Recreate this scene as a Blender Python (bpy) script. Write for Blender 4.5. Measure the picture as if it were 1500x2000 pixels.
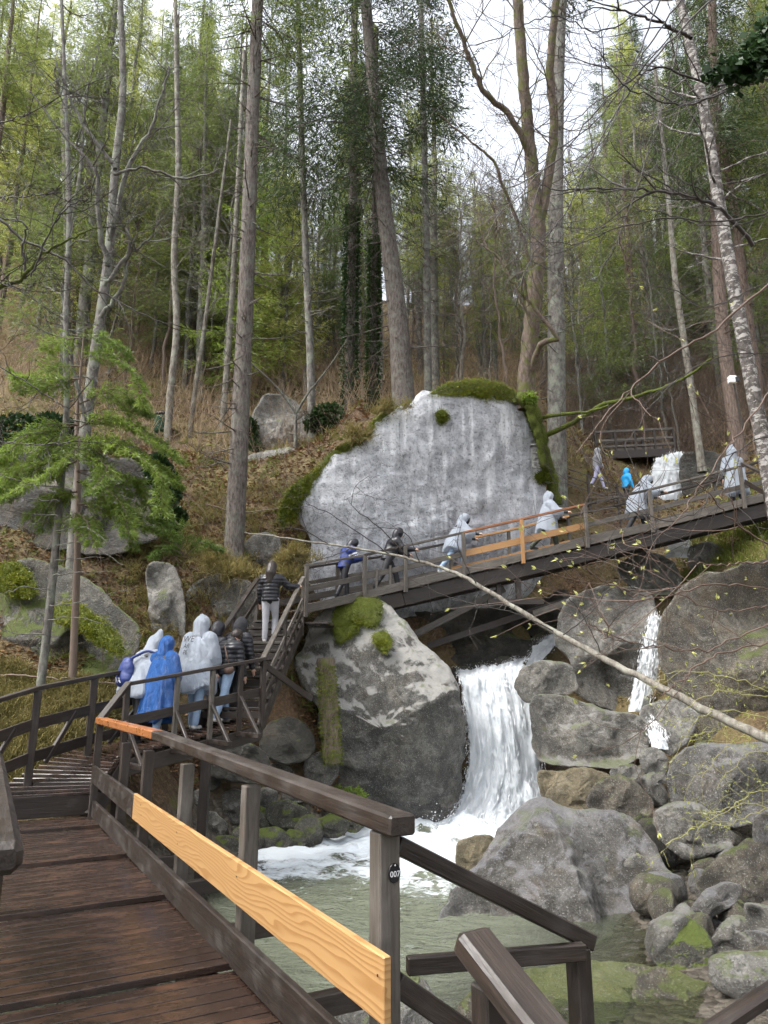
import bpy, math, random
import numpy as np
from mathutils import Vector, Matrix
from mathutils.bvhtree import BVHTree
R = math.radians
random.seed(7); rng = np.random.default_rng(7)
S = bpy.context.scene
COL = S.collection
for o in list(bpy.data.objects): bpy.data.objects.remove(o)

# ------------------------------------------------------------------ camera, sky, sun, exposure
CAMZ = 2.95; PITCH = R(14.0); FPX = 1400.0
cd = bpy.data.cameras.new('camera'); cam = bpy.data.objects.new('camera', cd); COL.objects.link(cam)
cam.location = (0, 0, CAMZ); cam.rotation_euler = (math.pi/2 + PITCH, 0, 0)
cd.sensor_fit = 'VERTICAL'; cd.sensor_height = 36; cd.sensor_width = 27; cd.lens = 36*FPX/2000
cd.clip_start = 0.05; cd.clip_end = 600
S.camera = cam
W = bpy.data.worlds.new('World'); S.world = W; W.use_nodes = True
wn = W.node_tree.nodes; wl = W.node_tree.links
sky = wn.new('ShaderNodeTexSky'); sky.sky_type = 'NISHITA'; sky.sun_disc = False
SUN_EL, SUN_AZ = R(58), R(245)          # azimuth: clockwise from +Y
sky.sun_elevation = SUN_EL; sky.sun_rotation = SUN_AZ; sky.air_density = 1.0; sky.dust_density = 4.0
hs = wn.new('ShaderNodeHueSaturation'); hs.inputs['Saturation'].default_value = 0.28; hs.inputs['Value'].default_value = 1.0
wl.new(sky.outputs[0], hs.inputs['Color'])
bgn = wn['Background']; bgn.inputs[1].default_value = 0.15
wl.new(hs.outputs[0], bgn.inputs[0])
sd = bpy.data.lights.new('sun', 'SUN'); sd.energy = 1.1; sd.angle = R(18); sd.color = (1, .98, .94)
sun = bpy.data.objects.new('sun', sd); COL.objects.link(sun)
sdir = Vector((math.sin(SUN_AZ)*math.cos(SUN_EL), math.cos(SUN_AZ)*math.cos(SUN_EL), math.sin(SUN_EL)))
sun.rotation_euler = (-sdir).to_track_quat('-Z', 'Y').to_euler()
S.view_settings.view_transform = 'Standard'; S.view_settings.look = 'None'
S.view_settings.exposure = 1.82; S.view_settings.gamma = 1.0
S.cycles.use_denoising = True
S.cycles.use_adaptive_sampling = True; S.cycles.adaptive_threshold = .03
S.cycles.max_bounces = 8; S.cycles.transparent_max_bounces = 12
S.cycles.diffuse_bounces = 4; S.cycles.glossy_bounces = 2; S.cycles.transmission_bounces = 4

# ------------------------------------------------------------------ helpers
FW = np.array([0, math.cos(PITCH), math.sin(PITCH)]); UP = np.array([0, -math.sin(PITCH), math.cos(PITCH)]); RT = np.array([1., 0, 0])
C0 = np.array([0, 0, CAMZ])
def pix(u, v, d):
    return C0 + RT*((u-750)/FPX*d) + UP*(-(v-1000)/FPX*d) + FW*d
def pz(u, v, z):
    r = RT*((u-750)/FPX) + UP*(-(v-1000)/FPX) + FW
    return C0 + r*((z-CAMZ)/r[2])
def proj(p):
    q = np.asarray(p, float)-C0; d = q@FW
    return 750+FPX*(q@RT)/d, 1000-FPX*(q@UP)/d, d
def tag(o, label=None, cat=None, group=None, kind=None):
    if label: o['label'] = label
    if cat: o['category'] = cat
    if group: o['group'] = group
    if kind: o['kind'] = kind
    return o
def empty(name, loc, label=None, cat=None, group=None):
    o = bpy.data.objects.new(name, None); COL.objects.link(o); o.location = Vector(loc); o.empty_display_size = .2
    return tag(o, label, cat, group)
def newmesh(name, V, F, mats, smooth=True, matidx=None):
    """V (n,3), F list of faces or (m,k) array"""
    me = bpy.data.meshes.new(name)
    V = np.asarray(V, np.float32)
    if isinstance(F, np.ndarray):
        m, k = F.shape
        me.vertices.add(len(V)); me.vertices.foreach_set('co', V.ravel())
        me.loops.add(m*k); me.loops.foreach_set('vertex_index', F.ravel().astype(np.int32))
        me.polygons.add(m); me.polygons.foreach_set('loop_start', np.arange(0, m*k, k, dtype=np.int32))
        me.polygons.foreach_set('loop_total', np.full(m, k, np.int32))
        me.update(calc_edges=True)
    else:
        me.from_pydata([tuple(map(float, p)) for p in V], [], F)
    if not isinstance(mats, (list, tuple)): mats = [mats]
    for m_ in mats: me.materials.append(m_)
    if smooth: me.polygons.foreach_set('use_smooth', np.ones(len(me.polygons), bool))
    if matidx is not None: me.polygons.foreach_set('material_index', np.asarray(matidx, np.int32))
    me.validate(); me.update()
    return me
def obj(name, me, parent=None, loc=None):
    o = bpy.data.objects.new(name, me); COL.objects.link(o)
    if loc is not None: o.location = Vector(loc)
    if parent is not None:
        o.parent = parent
    return o
# --- perlin noise
_P = np.random.default_rng(3).permutation(256); _P = np.concatenate([_P, _P, _P])
_G = np.random.default_rng(4).normal(size=(256, 3)); _G /= np.linalg.norm(_G, axis=1)[:, None]
def perlin(p):
    p = np.asarray(p, float); i = np.floor(p).astype(int); f = p-i; i &= 255
    w = f*f*f*(f*(f*6-15)+10); r = 0
    for dx in (0, 1):
        for dy in (0, 1):
            for dz in (0, 1):
                h = _P[_P[_P[(i[..., 0]+dx) & 255]+((i[..., 1]+dy) & 255)]+((i[..., 2]+dz) & 255)]
                g = _G[h]; d = f-np.array([dx, dy, dz])
                ww = (w[..., 0] if dx else 1-w[..., 0])*(w[..., 1] if dy else 1-w[..., 1])*(w[..., 2] if dz else 1-w[..., 2])
                r = r + ww*(g*d).sum(-1)
    return r
def fbm(p, oct=4, lac=2.1, gain=.5):
    p = np.asarray(p, float); a = 1; s = 0
    for _ in range(oct):
        s = s + a*perlin(p); p = p*lac+17.3; a *= gain
    return s
def ridged(p, oct=3):
    p = np.asarray(p, float); a = 1; s = 0
    for _ in range(oct):
        s = s + a*(1-2*np.abs(perlin(p))); p = p*2.2+9.1; a *= .5
    return s
# --- materials
class N:
    def __init__(s, name):
        s.m = bpy.data.materials.new(name); s.m.use_nodes = True; s.t = s.m.node_tree
        s.t.nodes.clear(); s.out = s.t.nodes.new('ShaderNodeOutputMaterial')
    def n(s, typ, ins=None, **kw):
        nd = s.t.nodes.new('ShaderNode'+typ)
        for k, v in kw.items(): setattr(nd, k, v)
        for k, v in (ins or {}).items():
            if isinstance(v, bpy.types.NodeSocket): s.t.links.new(v, nd.inputs[k])
            else: nd.inputs[k].default_value = v
        return nd
    def coord(s, which='Object', scale=(1, 1, 1), loc=None):
        c = s.n('TexCoord').outputs[which]
        return s.n('Mapping', {'Vector': c, 'Scale': scale, **({'Location': loc} if loc else {})}).outputs[0]
    def noise(s, vec, scale, detail=4, rough=.55, dist=0):
        return s.n('TexNoise', {'Vector': vec, 'Scale': scale, 'Detail': detail, 'Roughness': rough, 'Distortion': dist}).outputs['Fac']
    def ramp(s, fac, stops, interp='LINEAR'):
        r = s.n('ValToRGB', {'Fac': fac}); e = r.color_ramp; e.interpolation = interp
        while len(e.elements) < len(stops): e.elements.new(.5)
        for el, (p, c) in zip(e.elements, stops):
            el.position = p; el.color = (c, c, c, 1) if isinstance(c, (int, float)) else (*c, 1)
        return r.outputs[0]
    def mix(s, fac, a, b, blend='MIX'):
        m = s.n('Mix', data_type='RGBA', blend_type=blend)
        for k, v in (('Factor', fac), ('A', a), ('B', b)):
            idx = {'Factor': 0, 'A': 6, 'B': 7}[k]
            if isinstance(v, bpy.types.NodeSocket): s.t.links.new(v, m.inputs[idx])
            else: m.inputs[idx].default_value = v if k == 'Factor' else ((*v, 1) if len(v) == 3 else v)
        return m.outputs[2]
    def math(s, op, a, b=0.0, clamp=False):
        m = s.n('Math', operation=op, use_clamp=clamp)
        for i, v in enumerate((a, b)):
            if isinstance(v, bpy.types.NodeSocket): s.t.links.new(v, m.inputs[i])
            else: m.inputs[i].default_value = v
        return m.outputs[0]
    def rnd(s): return s.n('ObjectInfo').outputs['Random']
    def bump(s, h, strength=.5, dist=.02, normal=None):
        d = {'Height': h, 'Strength': strength, 'Distance': dist}
        if normal: d['Normal'] = normal
        return s.n('Bump', d).outputs[0]
    def pbr(s, color, rough=.7, normal=None, spec=.4, **kw):
        d = {'Base Color': color if isinstance(color, bpy.types.NodeSocket) else (*color, 1), 'Roughness': rough, 'Specular IOR Level': spec}
        if normal: d['Normal'] = normal
        d.update(kw)
        return s.n('BsdfPrincipled', d).outputs[0]
    def end(s, sh): s.t.links.new(sh, s.out.inputs[0]); return s.m

def mat_rock(name, dark, mid, light, moss=.3, mossz=.55, streak=False, scale=1.0, rough=.75, speck=.5, mosscol=(.075, .10, .012), lich=(.5, .49, .45), brown=.35, crust=0, crust_skycol=(.5, .48, .45), crust_skyz=.45):
    k = N(name); v = k.coord('Object', (1, 1, 1))
    big = k.noise(v, 1.1*scale, 6, .6, .3)
    base = k.ramp(big, [(.3, dark), (.5, mid), (.72, light)])
    med = k.noise(v, 6*scale, 8, .7)
    base = k.mix(k.math('MULTIPLY', k.ramp(med, [(.36, 1), (.56, 0)]), .8), base, dark)
    base = k.mix(k.math('MULTIPLY', k.ramp(k.noise(v, 3.1*scale, 7, .7, .8), [(.53, 0), (.63, 1)]), .55), base, light)
    if streak:
        vs = k.coord('Object', (1.6, 1.6, .12))
        st = k.noise(vs, 1.3, 5, .6, .2)
        base = k.mix(k.ramp(st, [(.5, 0), (.64, .5)]), base, (.18, .185, .2))
        base = k.mix(k.ramp(k.noise(vs, 2.3, 4, .6), [(.52, 0), (.66, .85)]), base, (.78, .79, .81))
    br = k.noise(v, 2.3*scale, 4, .6, .5)
    base = k.mix(k.math('MULTIPLY', k.ramp(br, [(.5, 0), (.75, 1)]), brown), base, (.15, .105, .055))
    fine = k.noise(v, 42*scale, 5, .75)
    base = k.mix(k.math('MULTIPLY', k.ramp(fine, [(.56, 0), (.64, 1)]), speck), base, lich)
    base = k.mix(k.math('MULTIPLY', k.ramp(k.noise(v, 19*scale, 6, .7), [(.36, 1), (.46, 0)]), .6), base, (.045, .042, .035))
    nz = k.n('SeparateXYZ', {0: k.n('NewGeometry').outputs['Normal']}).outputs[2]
    if crust:  # pale crust on upward faces; grey boulders get sky light painted the same way
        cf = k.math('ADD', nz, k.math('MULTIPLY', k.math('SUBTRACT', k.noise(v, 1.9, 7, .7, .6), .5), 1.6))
        base = k.mix(k.math('MULTIPLY', k.ramp(cf, [(crust_skyz, 0), (crust_skyz+.14, 1)]), crust), base, k.mix(k.noise(v, 8, 6, .7), crust_skycol, tuple(c*.55 for c in crust_skycol)))
    mn = k.noise(v, 2.6, 6, .65)
    mf = k.math('ADD', nz, k.math('MULTIPLY', k.math('SUBTRACT', mn, .5), 2.6))
    mfac = k.math('MULTIPLY', k.ramp(k.math('SUBTRACT', mf, mossz-.5), [(.5, 0), (.72, 1)]), moss, True)
    mc = k.mix(k.noise(v, 14, 4, .7), mosscol, tuple(c*2.2 for c in mosscol))
    col = k.mix(mfac, base, mc)
    h = k.math('ADD', k.math('MULTIPLY', med, 1.0), k.math('MULTIPLY', fine, .45))
    h = k.math('ADD', h, k.math('MULTIPLY', k.math('MULTIPLY', k.noise(v, 90, 3), mfac), .9))
    h = k.math('ADD', h, k.math('MULTIPLY', big, 1.6))
    n = k.bump(h, 1.0, .11)
    ro = k.ramp(big, [(.3, rough-.3), (.7, rough)])
    return k.end(k.pbr(col, ro, n, .45))
M = {}
M['rock'] = mat_rock('limestone boulder', (.035, .032, .026), (.13, .122, .104), (.32, .31, .285), .45, .75, speck=.55, crust=.6, crust_skycol=(.36, .35, .33), crust_skyz=.62, rough=.65)
M['rockcentral'] = mat_rock('dark boulder with pale crown', (.032, .031, .027), (.105, .10, .088), (.25, .24, .215), .5, .75, speck=.6, crust=.95, crust_skycol=(.47, .455, .42), crust_skyz=.28)
M['rockpale'] = mat_rock('pale dry limestone', (.06, .057, .048), (.20, .19, .17), (.42, .41, .38), .6, .6, speck=.5)
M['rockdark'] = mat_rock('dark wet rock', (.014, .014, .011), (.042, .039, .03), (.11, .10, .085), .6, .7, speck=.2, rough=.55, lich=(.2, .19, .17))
M['rockmoss'] = mat_rock('mossy stone', (.025, .025, .018), (.085, .08, .062), (.21, .2, .17), .9, .40, speck=.4)
M['rockgrey'] = mat_rock('smooth grey boulder', (.04, .037, .032), (.115, .108, .098), (.25, .245, .24), .3, .9, speck=.55, rough=.5, brown=.45, crust=.5, crust_skycol=(.30, .295, .31), crust_skyz=.6)  # pale upward faces are sky light painted into the colour
M['rockbrown'] = mat_rock('brown speckled boulder', (.03, .026, .019), (.10, .085, .063), (.23, .21, .17), .5, .65, speck=.55, brown=.6)
M['rockyellow'] = mat_rock('ochre wet stone', (.08, .065, .036), (.19, .155, .09), (.33, .29, .2), .3, .8, speck=.35, brown=.5)
M['slab'] = mat_rock('streaked pale limestone face', (.28, .29, .31), (.52, .53, .56), (.72, .73, .76), .55, .85, streak=True, scale=.7, speck=.4, brown=.12, mosscol=(.09, .105, .012), lich=(.62, .61, .58))

def mat_wood(name, c1, c2, rough=.45, wear=(.2, .19, .17), wearf=.25, spec=.5, bumps=.35):
    k = N(name); r = k.rnd()
    off = k.n('CombineXYZ', {0: k.math('MULTIPLY', r, 37.0), 1: k.math('MULTIPLY', r, 11.0), 2: 0.0}).outputs[0]
    c = k.n('TexCoord').outputs['Object']
    c = k.n('VectorMath', {0: c, 1: off}, operation='ADD').outputs[0]
    v = k.n('Mapping', {'Vector': c, 'Scale': (1.4, 22, 22)}).outputs[0]
    g = k.noise(v, 1.6, 6, .65, .6)
    base = k.mix(k.ramp(g, [(.32, 0), (.68, 1)]), c1, c2)
    base = k.mix(k.math('MULTIPLY', r, .45), base, tuple(x*.55 for x in c1))
    big = k.noise(k.n('Mapping', {'Vector': c, 'Scale': (2.2, 5, 5)}).outputs[0], 1.5, 5, .6)
    base = k.mix(k.math('MULTIPLY', k.ramp(big, [(.52, 0), (.7, 1)]), wearf), base, wear)
    h = k.math('ADD', g, k.math('MULTIPLY', k.noise(v, 6, 3), .4))
    ro = k.ramp(big, [(.35, max(.12, rough-.22)), (.65, rough+.15)])
    return k.end(k.pbr(base, ro, k.bump(h, bumps, .012), spec))
M['wood'] = mat_wood('dark stained timber', (.013, .0095, .0075), (.04, .028, .021), .55, (.09, .078, .068), .3, .4)
M['woodgrey'] = mat_wood('weathered grey timber', (.045, .037, .029), (.125, .107, .088), .65, (.2, .185, .165), .4)
M['deck'] = mat_wood('wet red brown deck board', (.019, .0115, .0085), (.034, .0205, .015), .22, (.078, .036, .018), .7, .6, .2)
M['orange'] = mat_wood('new orange stained timber', (.19, .068, .02), (.30, .115, .038), .4, (.24, .1, .04), .3)
M['newwood'] = mat_wood('new pale orange timber', (.30, .15, .05), (.42, .23, .09), .5, (.32, .17, .06), .2)
def mat_newboard():
    k = N('new pine board'); c = k.n('TexCoord').outputs['Object']
    d = k.n('TexNoise', {'Vector': k.n('Mapping', {'Vector': c, 'Scale': (.7, 1, 4.0)}).outputs[0], 'Scale': 1.25, 'Detail': 2.0, 'Roughness': .4})
    z = k.n('SeparateXYZ', {0: c})
    f = k.math('ADD', k.math('MULTIPLY', z.outputs[2], 34.0), k.math('MULTIPLY', d.outputs['Fac'], 10.0))
    f = k.math('ADD', f, k.math('MULTIPLY', z.outputs[0], 1.2))
    w = k.math('FRACT', f)
    ring = k.ramp(w, [(0, 0), (.45, .15), (.82, 1), (.97, .9), (1, 0)])
    base = k.mix(ring, (.37, .215, .088), (.26, .13, .045))
    base = k.mix(k.math('MULTIPLY', k.noise(k.n('Mapping', {'Vector': c, 'Scale': (2, 40, 60)}).outputs[0], 3, 3), .25), base, (.43, .27, .11))
    kn = k.n('TexVoronoi', {'Vector': k.n('Mapping', {'Vector': c, 'Scale': (1.3, 1, 4.5)}).outputs[0], 'Scale': 1.0}).outputs['Distance']
    base = k.mix(k.ramp(kn, [(.03, .85), (.075, 0)]), base, (.12, .04, .012))
    return k.end(k.pbr(base, .42, k.bump(ring, .12, .004), .4))
M['newboard'] = mat_newboard()
def mat_plain(name, col, rough=.6, spec=.4, var=.25, scale=8, bump=.2, **kw):
    k = N(name); v = k.coord('Object'); n = k.noise(v, scale, 5, .6)
    c = k.mix(n, tuple(x*(1-var) for x in col), tuple(min(1, x*(1+var)) for x in col))
    return k.end(k.pbr(c, rough, k.bump(n, bump, .02), spec, **kw))
def mat_leaf(name, c1, c2, trans=.4, sc=.6):
    k = N(name); g = k.n('NewGeometry').outputs['Position']
    n = k.noise(g, sc, 3, .6); n2 = k.noise(g, 9, 2)
    f = k.math('ADD', k.math('MULTIPLY', n, .75), k.math('MULTIPLY', n2, .35))
    f = k.math('ADD', f, k.math('MULTIPLY', k.math('SUBTRACT', k.rnd(), .5), .35))
    c = k.mix(k.ramp(f, [(.36, 0), (.72, 1)]), c1, c2)
    df = k.n('BsdfDiffuse', {'Color': c}).outputs[0]
    tr = k.n('BsdfTranslucent', {'Color': c}).outputs[0]
    m = k.n('MixShader', {0: trans, 1: df, 2: tr}).outputs[0]
    gl = k.n('BsdfGlossy', {'Color': (.6, .6, .6, 1), 'Roughness': .45}).outputs[0]
    return k.end(k.n('MixShader', {0: .04, 1: m, 2: gl}).outputs[0])
M['leafdark'] = mat_leaf('dark spruce needles', (.032, .052, .021), (.09, .125, .042))
M['leafmid'] = mat_leaf('mid green needles', (.07, .10, .03), (.20, .245, .068), .5)
M['leafyel'] = mat_leaf('yellow green needles', (.15, .18, .04), (.41, .44, .115), .55)
M['leafyoung'] = mat_leaf('fresh young spruce needles', (.085, .14, .025), (.27, .36, .065), .5)
M['ivy'] = mat_leaf('ivy leaves', (.018, .04, .012), (.05, .09, .025), .2)
M['bud'] = mat_leaf('pale green buds', (.30, .33, .08), (.45, .45, .15), .4)
M['grass'] = mat_leaf('dry and green grass blades', (.10, .09, .028), (.30, .25, .10), .3, 1.6)
M['grassg'] = mat_leaf('green grass blades', (.08, .12, .02), (.2, .22, .05), .3, 1.1)
M['litter'] = mat_leaf('fallen brown leaves', (.10, .052, .025), (.24, .135, .07), .15, 5)
M['mossy'] = mat_leaf('moss fuzz', (.07, .10, .010), (.20, .22, .02), .3, 2.5)
M['twig'] = mat_plain('brown twig bark', (.13, .095, .072), .8)
M['twigdark'] = mat_plain('dark wet twig bark', (.035, .028, .024), .6)
M['twigred'] = mat_plain('reddish twig bark', (.105, .068, .05), .6)
M['brush'] = mat_plain('dry brushwood', (.30, .22, .14), .9, scale=1)
def mat_bark(name, c1, c2, lich=None, lf=.4, sx=8, sz=1.6, bump=.8, spots=None):
    k = N(name); v = k.coord('Object', (sx, sx, sz)); v0 = k.coord('Object')
    n = k.noise(v, 2.2, 6, .7, .4)
    b = k.mix(k.ramp(n, [(.35, 0), (.65, 1)]), c1, c2)
    b = k.mix(k.math('MULTIPLY', k.rnd(), .35), b, c1)
    if lich: b = k.mix(k.math('MULTIPLY', k.ramp(k.noise(v0, 3.5, 6, .65), [(.48, 0), (.62, 1)]), lf), b, lich)
    if spots: b = k.mix(k.ramp(k.noise(k.coord('Object', (3.2, 3.2, 6)), 1.7, 5, .7), [(.5, 0), (.56, .9)]), b, spots)
    return k.end(k.pbr(b, .85, k.bump(n, bump, .05), .25))
M['barkspruce'] = mat_bark('spruce bark', (.042, .034, .029), (.19, .16, .14), (.19, .205, .165), .35, 9, 2.4, 1.0)
M['barkgrey'] = mat_bark('grey smooth bark', (.05, .045, .04), (.19, .175, .155), (.22, .25, .19), .5, 5, 2, .5)
M['barkpink'] = mat_bark('pinkish pine bark', (.07, .05, .04), (.25, .19, .155), None)
M['barkbirch'] = mat_bark('mottled birch bark', (.035, .03, .027), (.12, .105, .095), None, 0, 5, 3, .5, (.30, .285, .265))
M['barkpole'] = mat_bark('pale lichen bark', (.065, .056, .044), (.23, .21, .175), (.29, .30, .25), .5, 6, 2, .4)
M['barkmoss'] = mat_bark('mossy brown bark', (.07, .052, .04), (.22, .17, .14), (.10, .12, .02), .75, 6, 2, .9)
M['mossbark'] = mat_bark('thick moss on branch', (.045, .06, .01), (.12, .145, .02), (.06, .05, .03), .4, 12, 12, 1.0)
def mat_ground():
    k = N('forest floor'); g = k.n('NewGeometry'); v = g.outputs['Position']
    n1 = k.noise(v, .35, 5, .6); n2 = k.noise(v, 2.2, 6, .65); n3 = k.noise(v, 16, 5, .7)
    c = k.mix(k.ramp(n2, [(.35, 0), (.65, 1)]), (.035, .024, .015), (.115, .075, .045))
    c = k.mix(k.ramp(n3, [(.45, 0), (.65, .7)]), c, (.18, .12, .07))
    c = k.mix(k.ramp(n1, [(.42, 0), (.62, .75)]), c, k.mix(n3, (.09, .075, .03), (.20, .165, .07)))
    c = k.mix(k.ramp(k.noise(v, 1.1, 5, .7), [(.58, 0), (.68, .8)]), c, k.mix(n3, (.05, .075, .012), (.13, .155, .02)))
    zz = k.n('SeparateXYZ', {0: v}).outputs[2]
    bed = k.ramp(k.math('ADD', k.math('MULTIPLY', zz, .5), k.math('MULTIPLY', n2, .4)), [(.55, 1), (.85, 0)])
    peb = k.n('TexVoronoi', {'Vector': v, 'Scale': 9.0, 'Randomness': 1.0})
    gc = k.mix(peb.outputs['Color'], (.03, .027, .021), (.16, .145, .12)); gc = k.mix(k.math('MULTIPLY', n2, .7), gc, (.09, .07, .05))
    c = k.mix(bed, c, gc)
    h = k.math('ADD', n2, k.math('MULTIPLY', n3, .6))
    h = k.math('SUBTRACT', h, k.math('MULTIPLY', k.math('MULTIPLY', peb.outputs['Distance'], bed), 1.2))
    return k.end(k.pbr(c, .9, k.bump(h, 1.0, .12), .2))
M['ground'] = mat_ground()

# --- geometry builders
def catmull(P, n):
    P = np.asarray(P, float); m = len(P); out = []
    seg = np.linalg.norm(np.roll(P, -1, 0)-P, axis=1)**.8; cum = np.concatenate([[0], np.cumsum(seg)])
    for s in np.linspace(0, cum[-1], n, endpoint=False):
        i = min(np.searchsorted(cum, s, 'right')-1, m-1); t = (s-cum[i])/seg[i]
        p0, p1, p2, p3 = P[(i-1) % m], P[i], P[(i+1) % m], P[(i+2) % m]
        out.append(.5*((2*p1)+(-p0+p2)*t+(2*p0-5*p1+4*p2-p3)*t*t+(-p0+3*p1-3*p2+p3)*t**3))
    return np.array(out)
ROCKS = []
def rock(name, label, outline, d0, d1=None, tf=.5, tb=1.0, mat='rock', power=2.4, rough=.06, seed=0, na=96, nr=20, cat='boulder', group=None, dfun=None, cv=.55, facet=5, noisesc=1.0, bumpy=1.0):
    """a boulder whose outline is given in photo pixels, at depth d0 (bottom) .. d1 (top), bulging tf metres towards the viewer and tb behind"""
    o = np.asarray(outline, float)
    if d1 is None: d1 = d0
    vmin, vmax = o[:, 1].min(), o[:, 1].max()
    if dfun is None: dfun = lambda u, v: d0+(d1-d0)*(vmax-v)/(vmax-vmin)
    oc = catmull(o, na)
    Pw = np.array([pix(u, v, dfun(u, v)) for u, v in oc])
    cu, cvv = oc[:, 0].mean(), vmin+(vmax-vmin)*cv
    C = pix(cu, cvv, dfun(cu, cvv))
    view = C-C0; view[2] *= .3; view /= np.linalg.norm(view)
    size = np.linalg.norm(Pw.max(0)-Pw.min(0))
    rs = np.sin(np.linspace(0, 1, nr+1)*math.pi/2)
    V = [C-view*tf]; rings = []
    def ring(r, side, t):
        f = max(0, 1-r**power)**(.55)
        start = len(V)
        for p in Pw:
            V.append(C+(p-C)*r+view*(side*t*f))
        return start
    front = [ring(r, -1, tf) for r in rs[1:]]
    back = [ring(r, 1, tb) for r in rs[1:-1][::-1]]
    last = len(V); V.append(C+view*tb)
    F = []
    seq = front+back
    for j in range(na): F.append((0, front[0]+(j+1) % na, front[0]+j))
    for a, b in zip(seq[:-1], seq[1:]):
        for j in range(na): F.append((a+j, a+(j+1) % na, b+(j+1) % na, b+j))
    for j in range(na): F.append((last, seq[-1]+j, seq[-1]+(j+1) % na))
    V = np.array(V)
    rg = np.random.default_rng(seed+11)
    nrm = (V-C-view*(tb-tf)*.5); nrm /= np.linalg.norm(nrm, axis=1)[:, None]+1e-6
    # flat facets: shave vertices beyond random planes
    EW = np.concatenate([[1.], np.repeat(1-rs[1:]**6, na), np.zeros(len(V)-1-na*nr)])
    L = V-C
    for _ in range(facet*3):
        nn = rg.normal(size=3)*.62-view*.8+np.array([0, 0, .12]); nn /= np.linalg.norm(nn)
        h = L@nn; lim = np.quantile(h, rg.uniform(.70, .92))
        L = L-np.outer(np.maximum(h-lim, 0)*.92*EW, nn)
    V = C+L
    q = V/size*noisesc
    off = seed*3.7
    disp = rough*size*(fbm(q*2.2+off, 3)*.7+ridged(q*4.0+off, 4)*.28)+.016*size*bumpy*ridged(q*9+off, 3)+bumpy*(.030*fbm(V*2.4+off, 4)+.03*min(1, size/3)*ridged(V*1.5+off, 4))
    disp = disp-np.quantile(disp, .7)
    V = V+nrm*disp[:, None]
    base = V[V[:, 2].argmin()].copy(); base[:2] = C[:2]
    me = newmesh(name, V-base, F, M[mat])
    ob = obj(name, me, None, base)
    tag(ob, label, cat, group)
    ROCKS.append(ob)
    return ob
class Geo:
    def __init__(s): s.V = []; s.F = []; s.n = 0; s.mi = []
    def add(s, V, F, mi=0):
        V = np.asarray(V, float); F = np.asarray(F, int)
        s.V.append(V); s.F.append(F+s.n); s.n += len(V); s.mi.append(np.full(len(F), mi))
    def tube(s, P, rad, sides=5, mi=0, cap=True):
        P = np.asarray(P, float); n = len(P); rad = np.broadcast_to(np.asarray(rad, float), (n,))
        T = np.gradient(P, axis=0); T /= np.linalg.norm(T, axis=1)[:, None]+1e-9
        ref = np.array([0, 0, 1.]) if abs(T[:, 2]).mean() < .8 else np.array([1., 0, 0])
        A = np.cross(T, ref); A /= np.linalg.norm(A, axis=1)[:, None]+1e-9; B = np.cross(T, A)
        th = np.arange(sides)*2*math.pi/sides
        V = P[:, None]+rad[:, None, None]*(A[:, None]*np.cos(th)[None, :, None]+B[:, None]*np.sin(th)[None, :, None])
        V = V.reshape(-1, 3)
        i = np.arange(n-1)[:, None]*sides; j = np.arange(sides)[None]; j2 = (j+1) % sides
        F = np.stack([i+j, i+sides+j, i+sides+j2, i+j2], -1).reshape(-1, 4)
        s.add(V, F, mi)
    def blades(s, B, D, L, Wd, mi=0, up=None):
        """diamond shaped blades from base points B along unit dirs D"""
        B = np.asarray(B); D = np.asarray(D); n = len(B)
        r = rng.normal(size=(n, 3)) if up is None else np.asarray(up)+rng.normal(size=(n, 3))*.35
        Sd = np.cross(D, r); Sd /= np.linalg.norm(Sd, axis=1)[:, None]+1e-9
        L = np.broadcast_to(L, (n,))[:, None]; Wd = np.broadcast_to(Wd, (n,))[:, None]
        V = np.stack([B, B+D*L*.45+Sd*Wd, B+D*L, B+D*L*.45-Sd*Wd], 1).reshape(-1, 3)
        F = (np.arange(n)[:, None]*4+np.arange(4)[None])
        s.add(V, F, mi)
    def mesh(s, name, mats, smooth=True, off=None):
        V = np.concatenate(s.V); F = np.concatenate(s.F)
        if off is not None: V = V-np.asarray(off)
        return newmesh(name, V, F, mats, smooth, np.concatenate(s.mi) if isinstance(mats, (list, tuple)) else None)
def chambox(l, w, h, c=.006):
    """box from x=0..l, centred in y,z, with chamfered edges"""
    c = min(c, w*.3, h*.3)
    V = []; F = []
    def sec(x, k):
        y, z = w/2-k, h/2-k
        a, b = w/2, h/2
        if k == 0:
            return [(x, -a+c, -b), (x, a-c, -b), (x, a, -b+c), (x, a, b-c), (x, a-c, b), (x, -a+c, b), (x, -a, b-c), (x, -a, -b+c)]
        a -= k; b -= k
        return [(x, -a+c*.3, -b), (x, a-c*.3, -b), (x, a, -b+c*.3), (x, a, b-c*.3), (x, a-c*.3, b), (x, -a+c*.3, b), (x, -a, b-c*.3), (x, -a, -b+c*.3)]
    for x, k in ((0, c*.7), (c, 0), (l-c, 0), (l, c*.7)): V += sec(x, k)
    F.append(tuple(range(7, -1, -1)))
    for r in range(3):
        for j in range(8): F.append((r*8+j, r*8+(j+1) % 8, r*8+8+(j+1) % 8, r*8+8+j))
    F.append(tuple(range(24, 32)))
    return np.array(V), F
_cb = {}
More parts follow.
